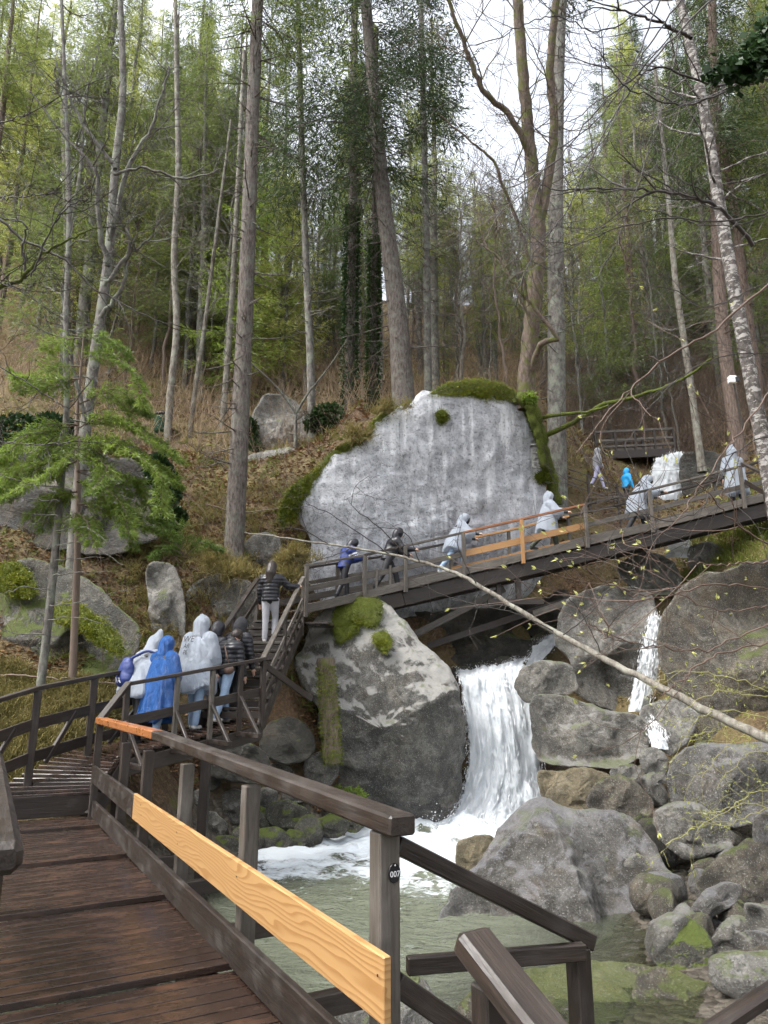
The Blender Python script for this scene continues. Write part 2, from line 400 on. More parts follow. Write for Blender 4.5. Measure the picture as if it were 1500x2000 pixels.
def member(name, p0, p1, w, h, mat, parent, up=(0, 0, 1), ext=0.0, label=None, c=.006):
    p0 = np.asarray(p0, float); p1 = np.asarray(p1, float); d = p1-p0; l = np.linalg.norm(d); d /= l
    p0 = p0-d*ext; l += 2*ext
    key = (round(l, 3), w, h, mat, c)
    if key not in _cb:
        V, F = chambox(l, w, h, c); _cb[key] = newmesh(name, V, F, M[mat], False)
    o = bpy.data.objects.new(name, _cb[key]); COL.objects.link(o)
    up = np.asarray(up, float)
    y = np.cross(up, d)
    if np.linalg.norm(y) < 1e-4: y = np.cross([0, 1, 0], d)
    y /= np.linalg.norm(y); z = np.cross(d, y)
    m = Matrix(((d[0], y[0], z[0], p0[0]), (d[1], y[1], z[1], p0[1]), (d[2], y[2], z[2], p0[2]), (0, 0, 0, 1)))
    if parent is not None:
        o.parent = parent; m = Matrix.Translation(-parent.location) @ m
    o.matrix_local = m
    if label: o['label'] = label
    return o
def ordw(i):
    tens = ['', '', 'twenty', 'thirty', 'forty', 'fifty', 'sixty', 'seventy']
    base = ['', 'first', 'second', 'third', 'fourth', 'fifth', 'sixth', 'seventh', 'eighth', 'ninth', 'tenth', 'eleventh', 'twelfth', 'thirteenth', 'fourteenth', 'fifteenth', 'sixteenth', 'seventeenth', 'eighteenth', 'nineteenth']
    if i < 20: return base[i]
    if i % 10 == 0: return tens[i//10][:-1]+'ieth'
    return tens[i//10]+'-'+base[i % 10]
# ------------------------------------------------------------------ terrain
TP = [pix(*q) for q in [
 (20,1440,11.6),(130,1400,12.2),(220,1360,12.9),(60,1345,13.4),(300,1290,15.4),(450,1300,15.6),(200,1150,16.5),(60,1060,17.4),
 (400,1100,17.6),(455,1088,17.6),(550,1110,18.3),(580,1010,19.8),(450,1000,19.8),(400,920,22),(330,868,25),(560,880,24.5),(640,840,24),
 (700,800,24.5),(790,782,22.5),(900,785,23.2),(1000,790,23.6),(1060,830,23.6),(1100,920,22.6),(1150,970,22.6),(1200,940,25),(1250,885,30),
 (1340,865,32),(1450,855,30),(1500,960,22),(1560,1060,19),(1450,1070,19.2),(1350,1110,20.2),(1150,1150,20.3),(1050,1230,19.8),(1050,1310,18.8),
 (900,770,28),(800,765,29),(1000,775,28),(700,775,30),(1080,790,27),(0,780,26),(150,735,30),(0,575,45),(200,590,45),(350,650,45),(500,695,42),(650,720,40),(800,738,40),(950,738,45),(1100,742,42),(1250,700,45),
 (1400,650,48),(1500,600,50),(0,300,82),(300,450,82),(600,560,76),(900,600,80),(1200,540,80),(1500,400,80),
 (1200,1440,16.5),(1300,1520,13.8),(1350,1640,11.4),(1430,1720,9.8),(1330,1820,8.8),(600,1440,15.6),(560,1340,15.9),(500,1500,15.2),(420,1520,14.6),(560,1560,15.2),(480,1600,14.4),
]]
TP += [pz(*q) for q in [(370,1740,.0),(440,1710,.0),(520,1690,-.05),(600,1672,-.05),(680,1650,-.1),(780,1655,-.6),(860,1660,-.7),(960,1665,-.8),(720,1690,-.8),(560,1730,-.6)]]
TP += [np.array(q, float) for q in [(-1,8,-.8),(0,10,-.9),(1,13,-.9),(-1,13,-.7),(0,15.5,-.8),(0,17,-.6),(1.8,17,-.7),(2.8,16.6,-.5),(1,18.2,-.2),(4.2,16.2,.5),(3.2,13.6,.1),(3.6,12,.2),(1.2,10.8,-.6),(0,4,-.55),(1.5,5.5,-.10),(2.0,6.2,-.07),(2.6,6.6,-.05),(3.3,7.4,.02),(2.9,5.8,-.03),(2.2,8.6,-.06),(1.3,7.8,-.09),(3,8.2,.0),(2.5,7.4,-.04),(.6,7,-.3),(1.2,6.6,-.12),(3.2,9.0,.05),
 (-2.5,6,-.5),(-3.4,9,-.05),(-3,11.5,.15),(-2.2,13.6,.2),(-4.5,8,.3),(-7,8,1.4),(-8,12,3),(-9,5,1.7),(-5,3,.3),(0,0,-.4),(4,1,-.2),(-12,15,6),
 (6,9,.6),(7,12,.8),(9,14,1.6),(6.5,14,1.0),(10,18,6.5),(9,8,1.2),(12,10,3.2),(4.3,6,.1),(3,4.5,-.1),(-20,25,14),(22,25,14),(-35,50,38),(40,50,34),(0,110,45),(-40,110,62),(40,110,60),(-6,-6,.2),(8,-6,.2)]]
TP = np.array(TP)
def _tps(r2): return np.where(r2 > 1e-9, r2*np.log(r2+1e-9), 0)
_n = len(TP); _K = _tps(((TP[:, None, :2]-TP[None, :, :2])**2).sum(-1))+np.eye(_n)*.5
_Pm = np.c_[np.ones(_n), TP[:, :2]]
_A = np.block([[_K, _Pm], [_Pm.T, np.zeros((3, 3))]])
_w = np.linalg.solve(_A, np.r_[TP[:, 2], 0, 0, 0])
def terr(x, y):
    x = np.atleast_1d(np.asarray(x, float)); y = np.atleast_1d(np.asarray(y, float))
    out = np.empty_like(x)
    for i in range(0, len(x), 4000):
        X = np.c_[x[i:i+4000], y[i:i+4000]]
        k = _tps(((X[:, None]-TP[None, :, :2])**2).sum(-1))
        out[i:i+4000] = k@_w[:_n]+_w[_n]+X@_w[_n+1:]
    q = np.c_[x, y, np.zeros_like(x)]
    far = np.clip((y-14)/10, 0, 1)
    # the knoll behind the rock face stays below its crest
    cc = x/np.maximum(y, 1); zmax = CAMZ+.395*y+np.maximum(0, np.maximum(-.03-cc, cc-.20))*130+np.maximum(0, y-36)*.6
    out = np.where(y > 19.5, np.minimum(out, zmax), out)
    return out+fbm(q*.35, 4)*(.12+.3*far)+fbm(q*1.7, 3)*(.05+.1*far)
def grid_mesh(name, xs, ys, zf, mat):
    X, Y = np.meshgrid(xs, ys); x, y = X.ravel(), Y.ravel(); z = zf(x, y)
    nx, ny = len(xs), len(ys)
    i = np.arange(ny-1)[:, None]*nx+np.arange(nx-1)[None]
    F = np.stack([i, i+1, i+nx+1, i+nx], -1).reshape(-1, 4)
    return newmesh(name, np.c_[x, y, z], F, mat), np.c_[x, y, z]
_ys = np.concatenate([np.arange(-7, 2, .6), np.arange(2, 28, .2), np.arange(28, 50, .5), np.arange(50, 110, 1.5)])
_xs = np.concatenate([np.arange(-48, -14, 1.), np.arange(-14, 14, .22), np.arange(14, 49, 1.)])
gm, GV = grid_mesh('ground', _xs, _ys, terr, M['ground'])
ground = tag(obj('ground', gm), 'brown leaf covered forest floor and stream bed', 'ground', kind='structure')

# ------------------------------------------------------------------ water
def mat_water():
    k = N('green stream water'); g = k.n('NewGeometry').outputs['Position']
    foam = k.n('Attribute', attribute_name='foam').outputs['Fac']; deep = k.n('Attribute', attribute_name='deep').outputs['Fac']
    v = k.n('Mapping', {'Vector': g, 'Scale': (1, 1.6, 1)}).outputs[0]
    rip = k.math('ADD', k.noise(v, 2.2, 4, .55, .6), k.math('MULTIPLY', k.noise(v, 9, 3, .5, .4), .35))
    nrm = k.bump(rip, .6, .16)
    murk = k.n('BsdfDiffuse', {'Color': (*(.115, .126, .092), 1), 'Normal': nrm}).outputs[0]
    clear = k.n('BsdfTransparent', {'Color': (.72, .76, .62, 1)}).outputs[0]
    body = k.n('MixShader', {0: k.ramp(deep, [(0, .02), (.25, .3), (.6, .8), (1, .95)]), 1: clear, 2: murk}).outputs[0]
    gl = k.n('BsdfGlossy', {'Color': (1, 1, 1, 1), 'Roughness': .06, 'Normal': nrm}).outputs[0]
    fr = k.n('Fresnel', {'IOR': 1.33, 'Normal': nrm}).outputs[0]
    w = k.n('MixShader', {0: fr, 1: body, 2: gl}).outputs[0]
    fn = k.noise(k.n('Mapping', {'Vector': g, 'Scale': (1.3, 2.0, 1)}).outputs[0], 3.4, 8, .68, 1.2)
    fsum = k.math('ADD', k.math('MULTIPLY', foam, 1.25), k.math('MULTIPLY', k.math('SUBTRACT', fn, .5), 1.5))
    ff = k.ramp(fsum, [(.38, 0), (.62, .75), (.85, 1)])
    fo = k.pbr((.66, .71, .74), .6, k.bump(fn, .8, .08), .3)
    return k.end(k.n('MixShader', {0: ff, 1: w, 2: fo}).outputs[0])
def mat_fall():
    k = N('white falling water'); g = k.n('TexCoord').outputs['Object']
    v = k.n('Mapping', {'Vector': g, 'Scale': (3.2, 3.2, 1.0)}).outputs[0]
    n = k.noise(v, 1.7, 9, .68, 1.6); n2 = k.noise(g, 9, 7, .7, .5)
    c = k.mix(k.ramp(k.math('ADD', k.math('MULTIPLY', n, .6), k.math('MULTIPLY', n2, .4)), [(.36, 0), (.55, 1)]), (.58, .64, .68), (.82, .85, .87))
    s = k.pbr(c, .5, k.bump(k.math('ADD', n, n2), .8, .08), .35)
    tr = k.n('BsdfTranslucent', {'Color': (.8, .86, .9, 1)}).outputs[0]
    s = k.n('MixShader', {0: .3, 1: s, 2: tr}).outputs[0]
    dens = k.n('Attribute', attribute_name='dens').outputs['Fac']
    hole = k.ramp(k.math('ADD', k.math('ADD', k.math('MULTIPLY', n, .55), k.math('MULTIPLY', n2, .45)), k.math('SUBTRACT', dens, .5)), [(.31, 0), (.44, 1)])
    t = k.n('BsdfTransparent').outputs[0]
    return k.end(k.n('MixShader', {0: hole, 1: t, 2: s}).outputs[0])
M['water'] = mat_water(); M['fall'] = mat_fall()
M['drop'] = mat_plain('white spray drops', (.85, .9, .92), .3)
FALLB = pz(955, 1625, 0.0)      # foot of the main fall
def water_z(x, y):
    d = np.hypot(x-FALLB[0], y-FALLB[1])
    amp = .16*np.exp(-(d/2.8)**2)+.08*np.exp(-(d/5.5)**2)+.016
    q = np.c_[x, y*1.2, np.zeros_like(x)]
    return amp*(fbm(q*1.6, 4)*1.5+ridged(q*1.1+3, 3)*.5)
wx = np.arange(-6, 6.5, .07); wy = np.arange(1.5, 18.6, .07)
wm, WV = grid_mesh('water', wx, wy, water_z, M['water'])
dep = np.clip(-terr(WV[:, 0], WV[:, 1])/.75, 0, 1)
dd = np.hypot((WV[:, 0]-FALLB[0]+.3)*.5+(WV[:, 0] > FALLB[0])*(WV[:, 0]-FALLB[0])*.6, (WV[:, 1]-FALLB[1])*.85)
fo = np.clip(1.6-dd/3.2, 0, 1)
fo *= np.clip(.85+1.2*fbm(np.c_[WV[:, 0]*.8, WV[:, 1]*1.5, 0*WV[:, 0]], 3), 0, 1.2)
# a thin line of foam along the left bank
lb = pz(420, 1725, 0.0); fo = np.maximum(fo, .55*np.exp(-(((WV[:, 0]-lb[0])/1.1)**2+((WV[:, 1]-lb[1])/.5)**2)))
for nm, arr in (('foam', fo), ('deep', dep)):
    a = wm.attributes.new(nm, 'FLOAT', 'POINT'); a.data.foreach_set('value', np.clip(arr, 0, 1).astype(np.float32))
tag(obj('water', wm), 'murky green stream pool with white foam under the fall', 'water', kind='structure')

FALLS = []
def fall(name, label, left, right, ns=60, nt=34, bulge=.25, rough=.09, dens=.75, part=None):
    """falling water between two edges given as (u,v,depth)"""
    def curve(P):
        P = np.array([pix(*q) for q in P]); t = np.linspace(0, len(P)-1, ns); i = np.minimum(t.astype(int), len(P)-2); f = (t-i)[:, None]
        c = P[i]*(1-f)+P[i+1]*f
        for _ in range(4): c[1:-1] = (c[:-2]+2*c[1:-1]+c[2:])/4
        return c
    Lc, Rc = curve(left), curve(right)
    t = np.linspace(0, 1, nt)[None, :, None]
    V = Lc[:, None]*(1-t)+Rc[:, None]*t
    tt = t[..., 0]; ss = np.linspace(0, 1, ns)[:, None]
    V[..., 1] -= bulge*np.sin(np.pi*tt)*(.4+.6*ss)
    q = np.stack([tt*4+0*ss, ss*3.2+0*tt, 0*ss+0*tt], -1)*1.4
    dsp = rough*(fbm(q*np.array([1.6, 1.1, 1]), 5)*1.8+.6*ridged(q*np.array([2.5, 1.6, 1]), 4))
    V[..., 1] -= dsp; V[..., 2] += .35*dsp
    edge = np.clip(np.minimum(tt, 1-tt)*7, 0, 1)
    de = np.clip(.28+dens*edge+.12*fbm(q*2, 3), 0, 1)*np.ones_like(ss)
    i = np.arange(ns-1)[:, None]*nt+np.arange(nt-1)[None]
    F = np.stack([i, i+1, i+nt+1, i+nt], -1).reshape(-1, 4)
    V = V.reshape(-1, 3); base = V[V[:, 2].argmin()].copy()
    me = newmesh(name, V-base, F, M['fall'])
    a = me.attributes.new('dens', 'FLOAT', 'POINT'); a.data.foreach_set('value', de.ravel().astype(np.float32))
    o = obj(name, me, None, base); tag(o, label, 'waterfall'); FALLS.append((o, V, ns, nt))
    return o, V
wf, WFV = fall('waterfall', 'broad white waterfall pouring beside the large central boulder into the pool',
   [(880,1312,19.6),(893,1320,18.2),(897,1332,17.4),(905,1400,17.0),(914,1490,16.8),(898,1565,16.5),(872,1610,15.9),(835,1650,15.2)],
   [(1050,1285,19.8),(1020,1298,18.4),(1024,1318,17.5),(1040,1400,17.0),(1056,1500,16.7),(1062,1560,16.4),(1066,1610,15.9),(1066,1660,15.2)], 70, 44, .4, .18)
fall('upper_cascade', 'small white cascade above the main fall, under the bridge',
   [(1040,1250,19.6),(1038,1275,19.2),(1020,1312,18.3)], [(1095,1236,19.6),(1085,1262,19.2),(1050,1300,18.3)], 24, 16, .1, .06, .8)
fall('side_cascade', 'narrow white cascade between dark boulders right of the main fall',
   [(1268,1205,17.3),(1250,1270,17.0),(1236,1330,16.8),(1224,1392,16.6)], [(1284,1205,17.3),(1286,1270,17.0),(1282,1330,16.8),(1262,1392,16.6)], 44, 20, .12, .08, .42)
fall('low_cascade', 'short white trickle beside the pale wet rock at right',
   [(1258,1395,14.9),(1264,1430,14.5),(1272,1462,14.2)], [(1274,1395,14.9),(1296,1430,14.5),(1306,1465,14.2)], 20, 14, .06, .04, .6)
fall('top_cascade', 'bright white cascade behind the bridge at upper right',
   [(1278,900,26),(1268,930,25.5),(1262,985,25)], [(1330,885,26),(1342,930,25.5),(1345,985,25)], 30, 24, .3, .12, .9)
fall('bridge_cascade', 'small white cascade seen just below the bridge at right',
   [(1308,1055,20.2),(1300,1072,20),(1296,1092,19.8)], [(1345,1055,20.2),(1348,1072,20),(1346,1092,19.8)], 20, 18, .08, .06, .5)
# broken strands of water in front of each fall
def strands(parent, V, ns_, nt_, n, L, Wd):
    E = V.reshape(ns_, nt_, 3); i = rng.integers(0, ns_-6, n); j = np.clip(rng.normal(nt_/2, nt_/3.4, n), 0, nt_-1).astype(int)
    B = E[i, j]+rng.normal(0, .04, (n, 3))+np.array([0, -.05, .02]); D = E[i+5, j]-E[i, j]; D /= np.linalg.norm(D, axis=1)[:, None]; D += rng.normal(0, .16, (n, 3)); D /= np.linalg.norm(D, axis=1)[:, None]
    G = Geo(); G.blades(B, D, L*rng.uniform(.3, 1.2, n), Wd*rng.uniform(.5, 1.4, n)); o = obj('strands', G.mesh('strands', M['drop'], False, off=parent.location), parent); o['kind'] = 'stuff'
for o_, V_, a_, b_ in FALLS: strands(o_, V_, a_, b_, int(min(4500, a_*b_*2)), .22 if o_ is wf else .12, .0048)
# spray drops
g = Geo(); n = 900
th = rng.uniform(0, 2*math.pi, n); rr = np.abs(rng.normal(0, .9, n))
sp = np.c_[FALLB[0]+np.cos(th)*rr*1.2, FALLB[1]-.3+np.sin(th)*rr*.7, np.abs(rng.normal(0, .22, n))]
e = WFV.reshape(70, 44, 3); es = e[rng.integers(5, 68, 500), rng.choice([0, 1, 2, 41, 42, 43], 500)]+rng.normal(0, .06, (500, 3))
sp = np.concatenate([sp, es])
oc = np.array([(1, 0, 0), (-1, 0, 0), (0, 1, 0), (0, -1, 0), (0, 0, 1), (0, 0, -1)], float)
of = np.array([(0, 2, 4), (2, 1, 4), (1, 3, 4), (3, 0, 4), (2, 0, 5), (1, 2, 5), (3, 1, 5), (0, 3, 5)])
rad = rng.uniform(.006, .017, len(sp))
V = (sp[:, None]+oc[None]*rad[:, None, None]).reshape(-1, 3); F = (np.arange(len(sp))[:, None, None]*6+of[None]).reshape(-1, 3)
tag(obj('spray', newmesh('spray', V, F, M['drop'])), 'fine white spray drops around the waterfall', 'spray', kind='stuff')

# ------------------------------------------------------------------ rocks
rock('rock_wall', 'huge pale grey limestone rock face with dark streaks behind the bridge',
 [(602,1215),(596,1130),(600,1060),(580,1020),(566,985),(590,945),(615,925),(640,887),(668,872),(715,858),(728,825),(760,803),(800,790),(822,768),(870,758),(930,750),(985,762),(1015,785),(1038,815),(1048,860),(1058,900),(1064,945),(1072,1000),(1075,1080),(1065,1150),(1045,1200),(900,1222),(750,1218)],
 20, tf=.34, tb=2.2, mat='slab', power=3.6, rough=.02, seed=1, na=260, nr=70, cat='rock face', dfun=lambda u, v: 18.9+(u-600)/460*1.9+(1000-v)/400*.35, facet=0, bumpy=.8)
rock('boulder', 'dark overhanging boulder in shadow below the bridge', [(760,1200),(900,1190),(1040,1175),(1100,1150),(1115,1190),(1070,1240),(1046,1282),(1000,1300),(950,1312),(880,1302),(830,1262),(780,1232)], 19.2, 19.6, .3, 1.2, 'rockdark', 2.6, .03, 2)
rock('boulder', 'large central boulder with pale mossy crown left of the waterfall',
 [(592,1262),(612,1212),(642,1180),(700,1166),(750,1172),(792,1212),(830,1256),(862,1290),(886,1320),(902,1380),(908,1430),(906,1500),(900,1560),(886,1604),(860,1632),(800,1632),(740,1612),(690,1590),(640,1565),(622,1500),(610,1440),(622,1390),(588,1340),(574,1290)],
 16.3, 17.1, .75, 1.0, 'rockcentral', 2.8, .02, 3, 200, 54, facet=0, dfun=lambda u, v: 16.3+max(0, 1345-v)/180*1.25)
rock('boulder', 'massive smooth grey boulder in the right foreground at the pool edge',
 [(842,1862),(855,1790),(880,1740),(920,1690),(960,1640),(1000,1595),(1040,1566),(1070,1563),(1100,1577),(1180,1581),(1240,1600),(1280,1640),(1310,1690),(1335,1740),(1347,1770),(1310,1795),(1260,1818),(1200,1850),(1150,1868),(1050,1870),(950,1872),(890,1875)],
 8.9, 11.0, .55, 1.0, 'rockgrey', 2.8, .03, 4, 180, 44, facet=4, cv=.62)
RK = [
 ('yellowish rounded stone behind the left edge of the massive grey boulder', [(885,1672),(895,1645),(930,1632),(965,1635),(975,1665),(935,1700),(895,1700)], 11.8, 12, .2, 'rockyellow'),
 ('dark ledge boulder with a flat pale top right of the waterfall', [(1035,1372),(1060,1355),(1120,1362),(1190,1386),(1250,1396),(1266,1430),(1262,1470),(1240,1490),(1200,1506),(1150,1500),(1090,1495),(1047,1480),(1035,1420)], 14.8, 16, .5, 'rock'),
 ('rounded dark boulder at the top right lip of the waterfall', [(1003,1332),(1020,1305),(1060,1288),(1110,1296),(1126,1322),(1122,1352),(1060,1362),(1030,1372),(1010,1352)], 16.3, 16.9, .35, 'rock'),
 ('tall craggy boulder left of the narrow side cascade', [(1088,1212),(1110,1170),(1150,1150),(1200,1140),(1262,1150),(1282,1190),(1262,1250),(1243,1320),(1230,1394),(1180,1388),(1125,1352),(1112,1290),(1085,1260)], 17.2, 18, .45, 'rock'),
 ('great dark rock wall at the right edge below the bridge', [(1286,1210),(1330,1150),(1400,1118),(1500,1090),(1700,1090),(1720,1480),(1500,1490),(1400,1470),(1345,1425),(1304,1345),(1284,1270)], 14.6, 16.2, .5, 'rockbrown'),
 ('pale wet rock under the side cascade', [(1246,1392),(1280,1370),(1330,1364),(1366,1390),(1352,1440),(1312,1475),(1280,1450),(1262,1415)], 14.2, 14.8, .3, 'rockpale'),
 ('small pale cobble below the low trickle', [(1250,1472),(1280,1458),(1306,1480),(1300,1512),(1265,1518),(1252,1495)], 13.3, 13.5, .2, 'rockpale'),
 ('pale ochre boulder at the right foot of the waterfall', [(1063,1562),(1090,1520),(1130,1500),(1180,1508),(1194,1532),(1165,1575),(1120,1592),(1080,1590)], 12.6, 13, .3, 'rockyellow'),
 ('small dark ochre stone wedged beside the falling water', [(1050,1512),(1075,1504),(1110,1510),(1095,1545),(1060,1562)], 13.4, 13.6, .2, 'rockyellow'),
 ('brown mossy boulder right behind the massive grey boulder', [(1143,1556),(1175,1520),(1220,1514),(1262,1545),(1278,1578),(1250,1606),(1190,1606),(1150,1585)], 12, 12.5, .35, 'rockbrown'),
 ('flat light stone under the ledge boulder', [(1193,1502),(1235,1492),(1252,1505),(1242,1524),(1200,1522)], 12.9, 13.1, .12, 'rockpale'),
 ('tiny white stone beside the big round boulder', [(1272,1516),(1295,1508),(1304,1526),(1280,1535)], 12.6, 12.7, .1, 'rockpale'),
 ('big rounded grey boulder at the right edge', [(1300,1545),(1310,1490),(1360,1455),(1430,1450),(1520,1460),(1570,1540),(1500,1598),(1430,1618),(1360,1600),(1312,1580)], 10.8, 11.6, .5, 'rockgrey'),
 ('dark mossy boulder below the big rounded grey boulder', [(1275,1592),(1310,1565),(1360,1570),(1410,1600),(1442,1642),(1400,1672),(1340,1678),(1300,1655),(1280,1622)], 10.2, 10.7, .4, 'rock'),
 ('pale boulder cut by the right edge, middle height', [(1470,1602),(1500,1578),(1580,1600),(1580,1700),(1510,1690),(1475,1652)], 9.4, 9.6, .3, 'rockgrey'),
 ('wide brown speckled boulder at the right edge', [(1358,1722),(1400,1672),(1470,1642),(1580,1640),(1580,1790),(1500,1790),(1440,1766),(1380,1752)], 8.9, 9.6, .35, 'rockbrown'),
 ('long tilted grey stone beside the massive grey boulder', [(1340,1795),(1365,1750),(1410,1725),(1446,1730),(1442,1760),(1402,1788),(1365,1808)], 8.5, 8.8, .2, 'rockgrey'),
 ('pointed mossy stone in front of the right boulders', [(1273,1872),(1285,1830),(1322,1788),(1360,1800),(1396,1840),(1402,1884),(1350,1902),(1300,1897)], 7.7, 8.1, .3, 'rockmoss'),
 ('rounded greenish stone behind the pointed mossy stone', [(1388,1835),(1430,1790),(1470,1800),(1480,1850),(1430,1876),(1395,1870)], 7.9, 8.2, .25, 'rock'),
 ('dark stone at the right edge above the pale block', [(1453,1765),(1500,1770),(1560,1790),(1560,1860),(1490,1840),(1460,1805)], 8.0, 8.2, .25, 'rock'),
 ('pale block with yellow moss in the lower right corner', [(1383,1892),(1400,1866),(1500,1860),(1580,1872),(1580,1990),(1500,1985),(1440,1955),(1393,1930)], 6.8, 7.1, .3, 'rockpale'),
 ('low flat wet rock in the shallows at lower right', [(1243,1908),(1290,1886),(1350,1905),(1430,1940),(1484,1975),(1450,2030),(1300,2030),(1238,1955)], 6.6, 7.4, .12, 'rockbrown'),
 ('rough pale stone in the water behind the new board', [(648,2010),(680,1932),(740,1902),(810,1907),(850,1950),(875,2015),(850,2080),(660,2080)], 6.0, 6.5, .35, 'rockpale'),
 ('small ochre stone in the water near the lower handrail', [(888,1995),(905,1950),(935,1930),(962,1960),(965,2040),(900,2050)], 6.1, 6.4, .2, 'rockbrown'),
 ('large left boulder with bright moss on its sloping top', [(-50,1140),(0,1108),(40,1085),(100,1100),(170,1128),(230,1180),(272,1240),(258,1285),(225,1312),(150,1325),(60,1310),(-50,1330)], 14.0, 15.6, .5, 'rockmoss'),
 ('white streaked rock behind the hooded hikers', [(284,1118),(300,1095),(340,1108),(356,1160),(364,1220),(352,1275),(300,1275),(290,1200)], 15.8, 16.6, .25, 'rockpale'),
 ('lichen covered crag left of the stairs', [(368,1155),(420,1120),(480,1130),(503,1165),(492,1235),(430,1275),(370,1262)], 16.2, 16.9, .3, 'rock'),
 ('pale rock tower on the slope behind the spruce', [(500,800),(520,770),(560,775),(592,800),(603,860),(575,892),(510,892),(493,842)], 25, 25.6, .5, 'rockpale'),
 ('jutting flat rock roof behind the tall spruce trunk', [(465,905),(500,884),(560,874),(602,890),(610,912),(560,922),(520,938),(476,945)], 22.4, 23, .4, 'rockpale'),
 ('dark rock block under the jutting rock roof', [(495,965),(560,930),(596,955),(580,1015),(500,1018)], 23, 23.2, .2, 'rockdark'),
 ('grey rock at the foot of the tall spruce', [(478,1062),(510,1040),(545,1050),(552,1092),(520,1115),(485,1105)], 17.8, 18.2, .25, 'rock'),
 ('dark rock outcrop behind the young green spruce', [(-30,900),(80,870),(180,880),(300,900),(350,930),(346,1000),(300,1050),(200,1085),(60,1065),(-30,1050)], 17.2, 18.2, .5, 'rockdark'),
 ('broad low wet rock shelf barely above the water at bottom centre right', [(985,1905),(1060,1884),(1150,1876),(1260,1884),(1340,1925),(1360,1990),(1300,2050),(1120,2060),(1010,2010),(975,1950)], 6.02, 7.78, .08, 'rockbrown'),
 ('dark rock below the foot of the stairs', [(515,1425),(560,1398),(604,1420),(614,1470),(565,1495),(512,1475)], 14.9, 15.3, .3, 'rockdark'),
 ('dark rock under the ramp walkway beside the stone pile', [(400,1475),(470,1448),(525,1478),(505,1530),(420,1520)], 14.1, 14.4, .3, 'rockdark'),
 ('small dark rock left of the mossy log foot', [(596,1486),(630,1468),(662,1500),(645,1535),(600,1525)], 15.0, 15.2, .2, 'rock'),
 ('craggy rock on the slope beside the far footbridge', [(1195,830),(1240,815),(1290,820),(1330,815),(1345,840),(1300,858),(1220,858)], 36, 36.5, .5, 'rockpale'),
 ('dark rock ledge right of the bright upper cascade', [(1330,895),(1380,880),(1430,900),(1450,950),(1400,985),(1340,975)], 24.6, 25.2, .3, 'rockdark'),
 ('pale rock under the bridge beside the bridge cascade', [(1345,1070),(1390,1058),(1420,1085),(1400,1120),(1350,1115)], 19.6, 19.9, .25, 'rockpale'),
 ('broken pale rock left of the bridge cascade', [(1205,1110),(1250,1080),(1300,1085),(1330,1120),(1320,1160),(1250,1160)], 19.2, 19.8, .3, 'rock'),
]
for i, (lab, out, d0, d1, tf, mt) in enumerate(RK):
    big = max(np.ptp([p[0] for p in out]), np.ptp([p[1] for p in out]))
    rock('boulder', lab, out, d0, d1, tf, tf*1.6, mt, 2.6, .045, 20+i, 110 if big > 120 else 64, 26 if big > 120 else 14, facet=6)
# stone pile under the walkway
PILE = [(545,1512,28,22,15.0,'rock'),(386,1572,20,28,13.6,'rock'),(455,1575,36,36,14.2,'rock'),(520,1560,26,24,14.5,'rock'),(563,1592,44,28,14.1,'rockmoss'),(604,1628,30,40,13.9,'rockmoss'),(528,1640,38,28,13.6,'rockmoss'),
 (575,1553,30,20,14.8,'rock'),(650,1612,36,24,14.1,'rockmoss'),(482,1642,30,30,13.5,'rockmoss'),(415,1612,30,26,13.5,'rock'),(500,1602,32,26,14.1,'rockmoss'),(460,1522,30,20,14.8,'rock'),(622,1530,26,16,15.0,'rock'),(688,1604,34,22,14.4,'rockmoss'),
 (436,1655,32,26,13.0,'rockmoss'),(398,1528,30,22,14.2,'rockdark'),(360,1630,30,30,12.6,'rockmoss'),(345,1560,26,26,13.2,'rockdark'),(575,1640,24,22,13.7,'rockmoss'),(350,1690,30,20,11.9,'rockdark'),(400,1680,30,22,12.3,'rockmoss'),(640,1565,22,16,14.7,'rock'),(590,1490,22,16,15.3,'rockdark')]
ordn = ['first','second','third','fourth','fifth','sixth','seventh','eighth','ninth','tenth','eleventh','twelfth','thirteenth','fourteenth','fifteenth','sixteenth','seventeenth','eighteenth','nineteenth','twentieth','twenty-first','twenty-second','twenty-third','twenty-fourth','twenty-fifth','twenty-sixth','twenty-seventh','twenty-eighth','twenty-ninth','thirtieth']
for i, (u, v, rx, ry, d, mt) in enumerate(sorted(PILE)):
    r_ = np.random.default_rng(i); a = np.arange(9)*2*math.pi/9
    out = [(u+rx*math.cos(t)*r_.uniform(.85, 1.15), v+ry*math.sin(t)*r_.uniform(.85, 1.15)) for t in a]
    kind = {'rock': 'grey', 'rockmoss': 'mossy green', 'rockdark': 'dark'}[mt]
    rock('stone', f'{kind} stone in the pile under the walkway, {ordn[i]} from the left', out, d, d+.25, ry/FPX*d*.8, ry/FPX*d*1.0, mt, 2.2, .05, 80+i, 40, 10, 'stone', 'stones piled under the walkway', facet=5)
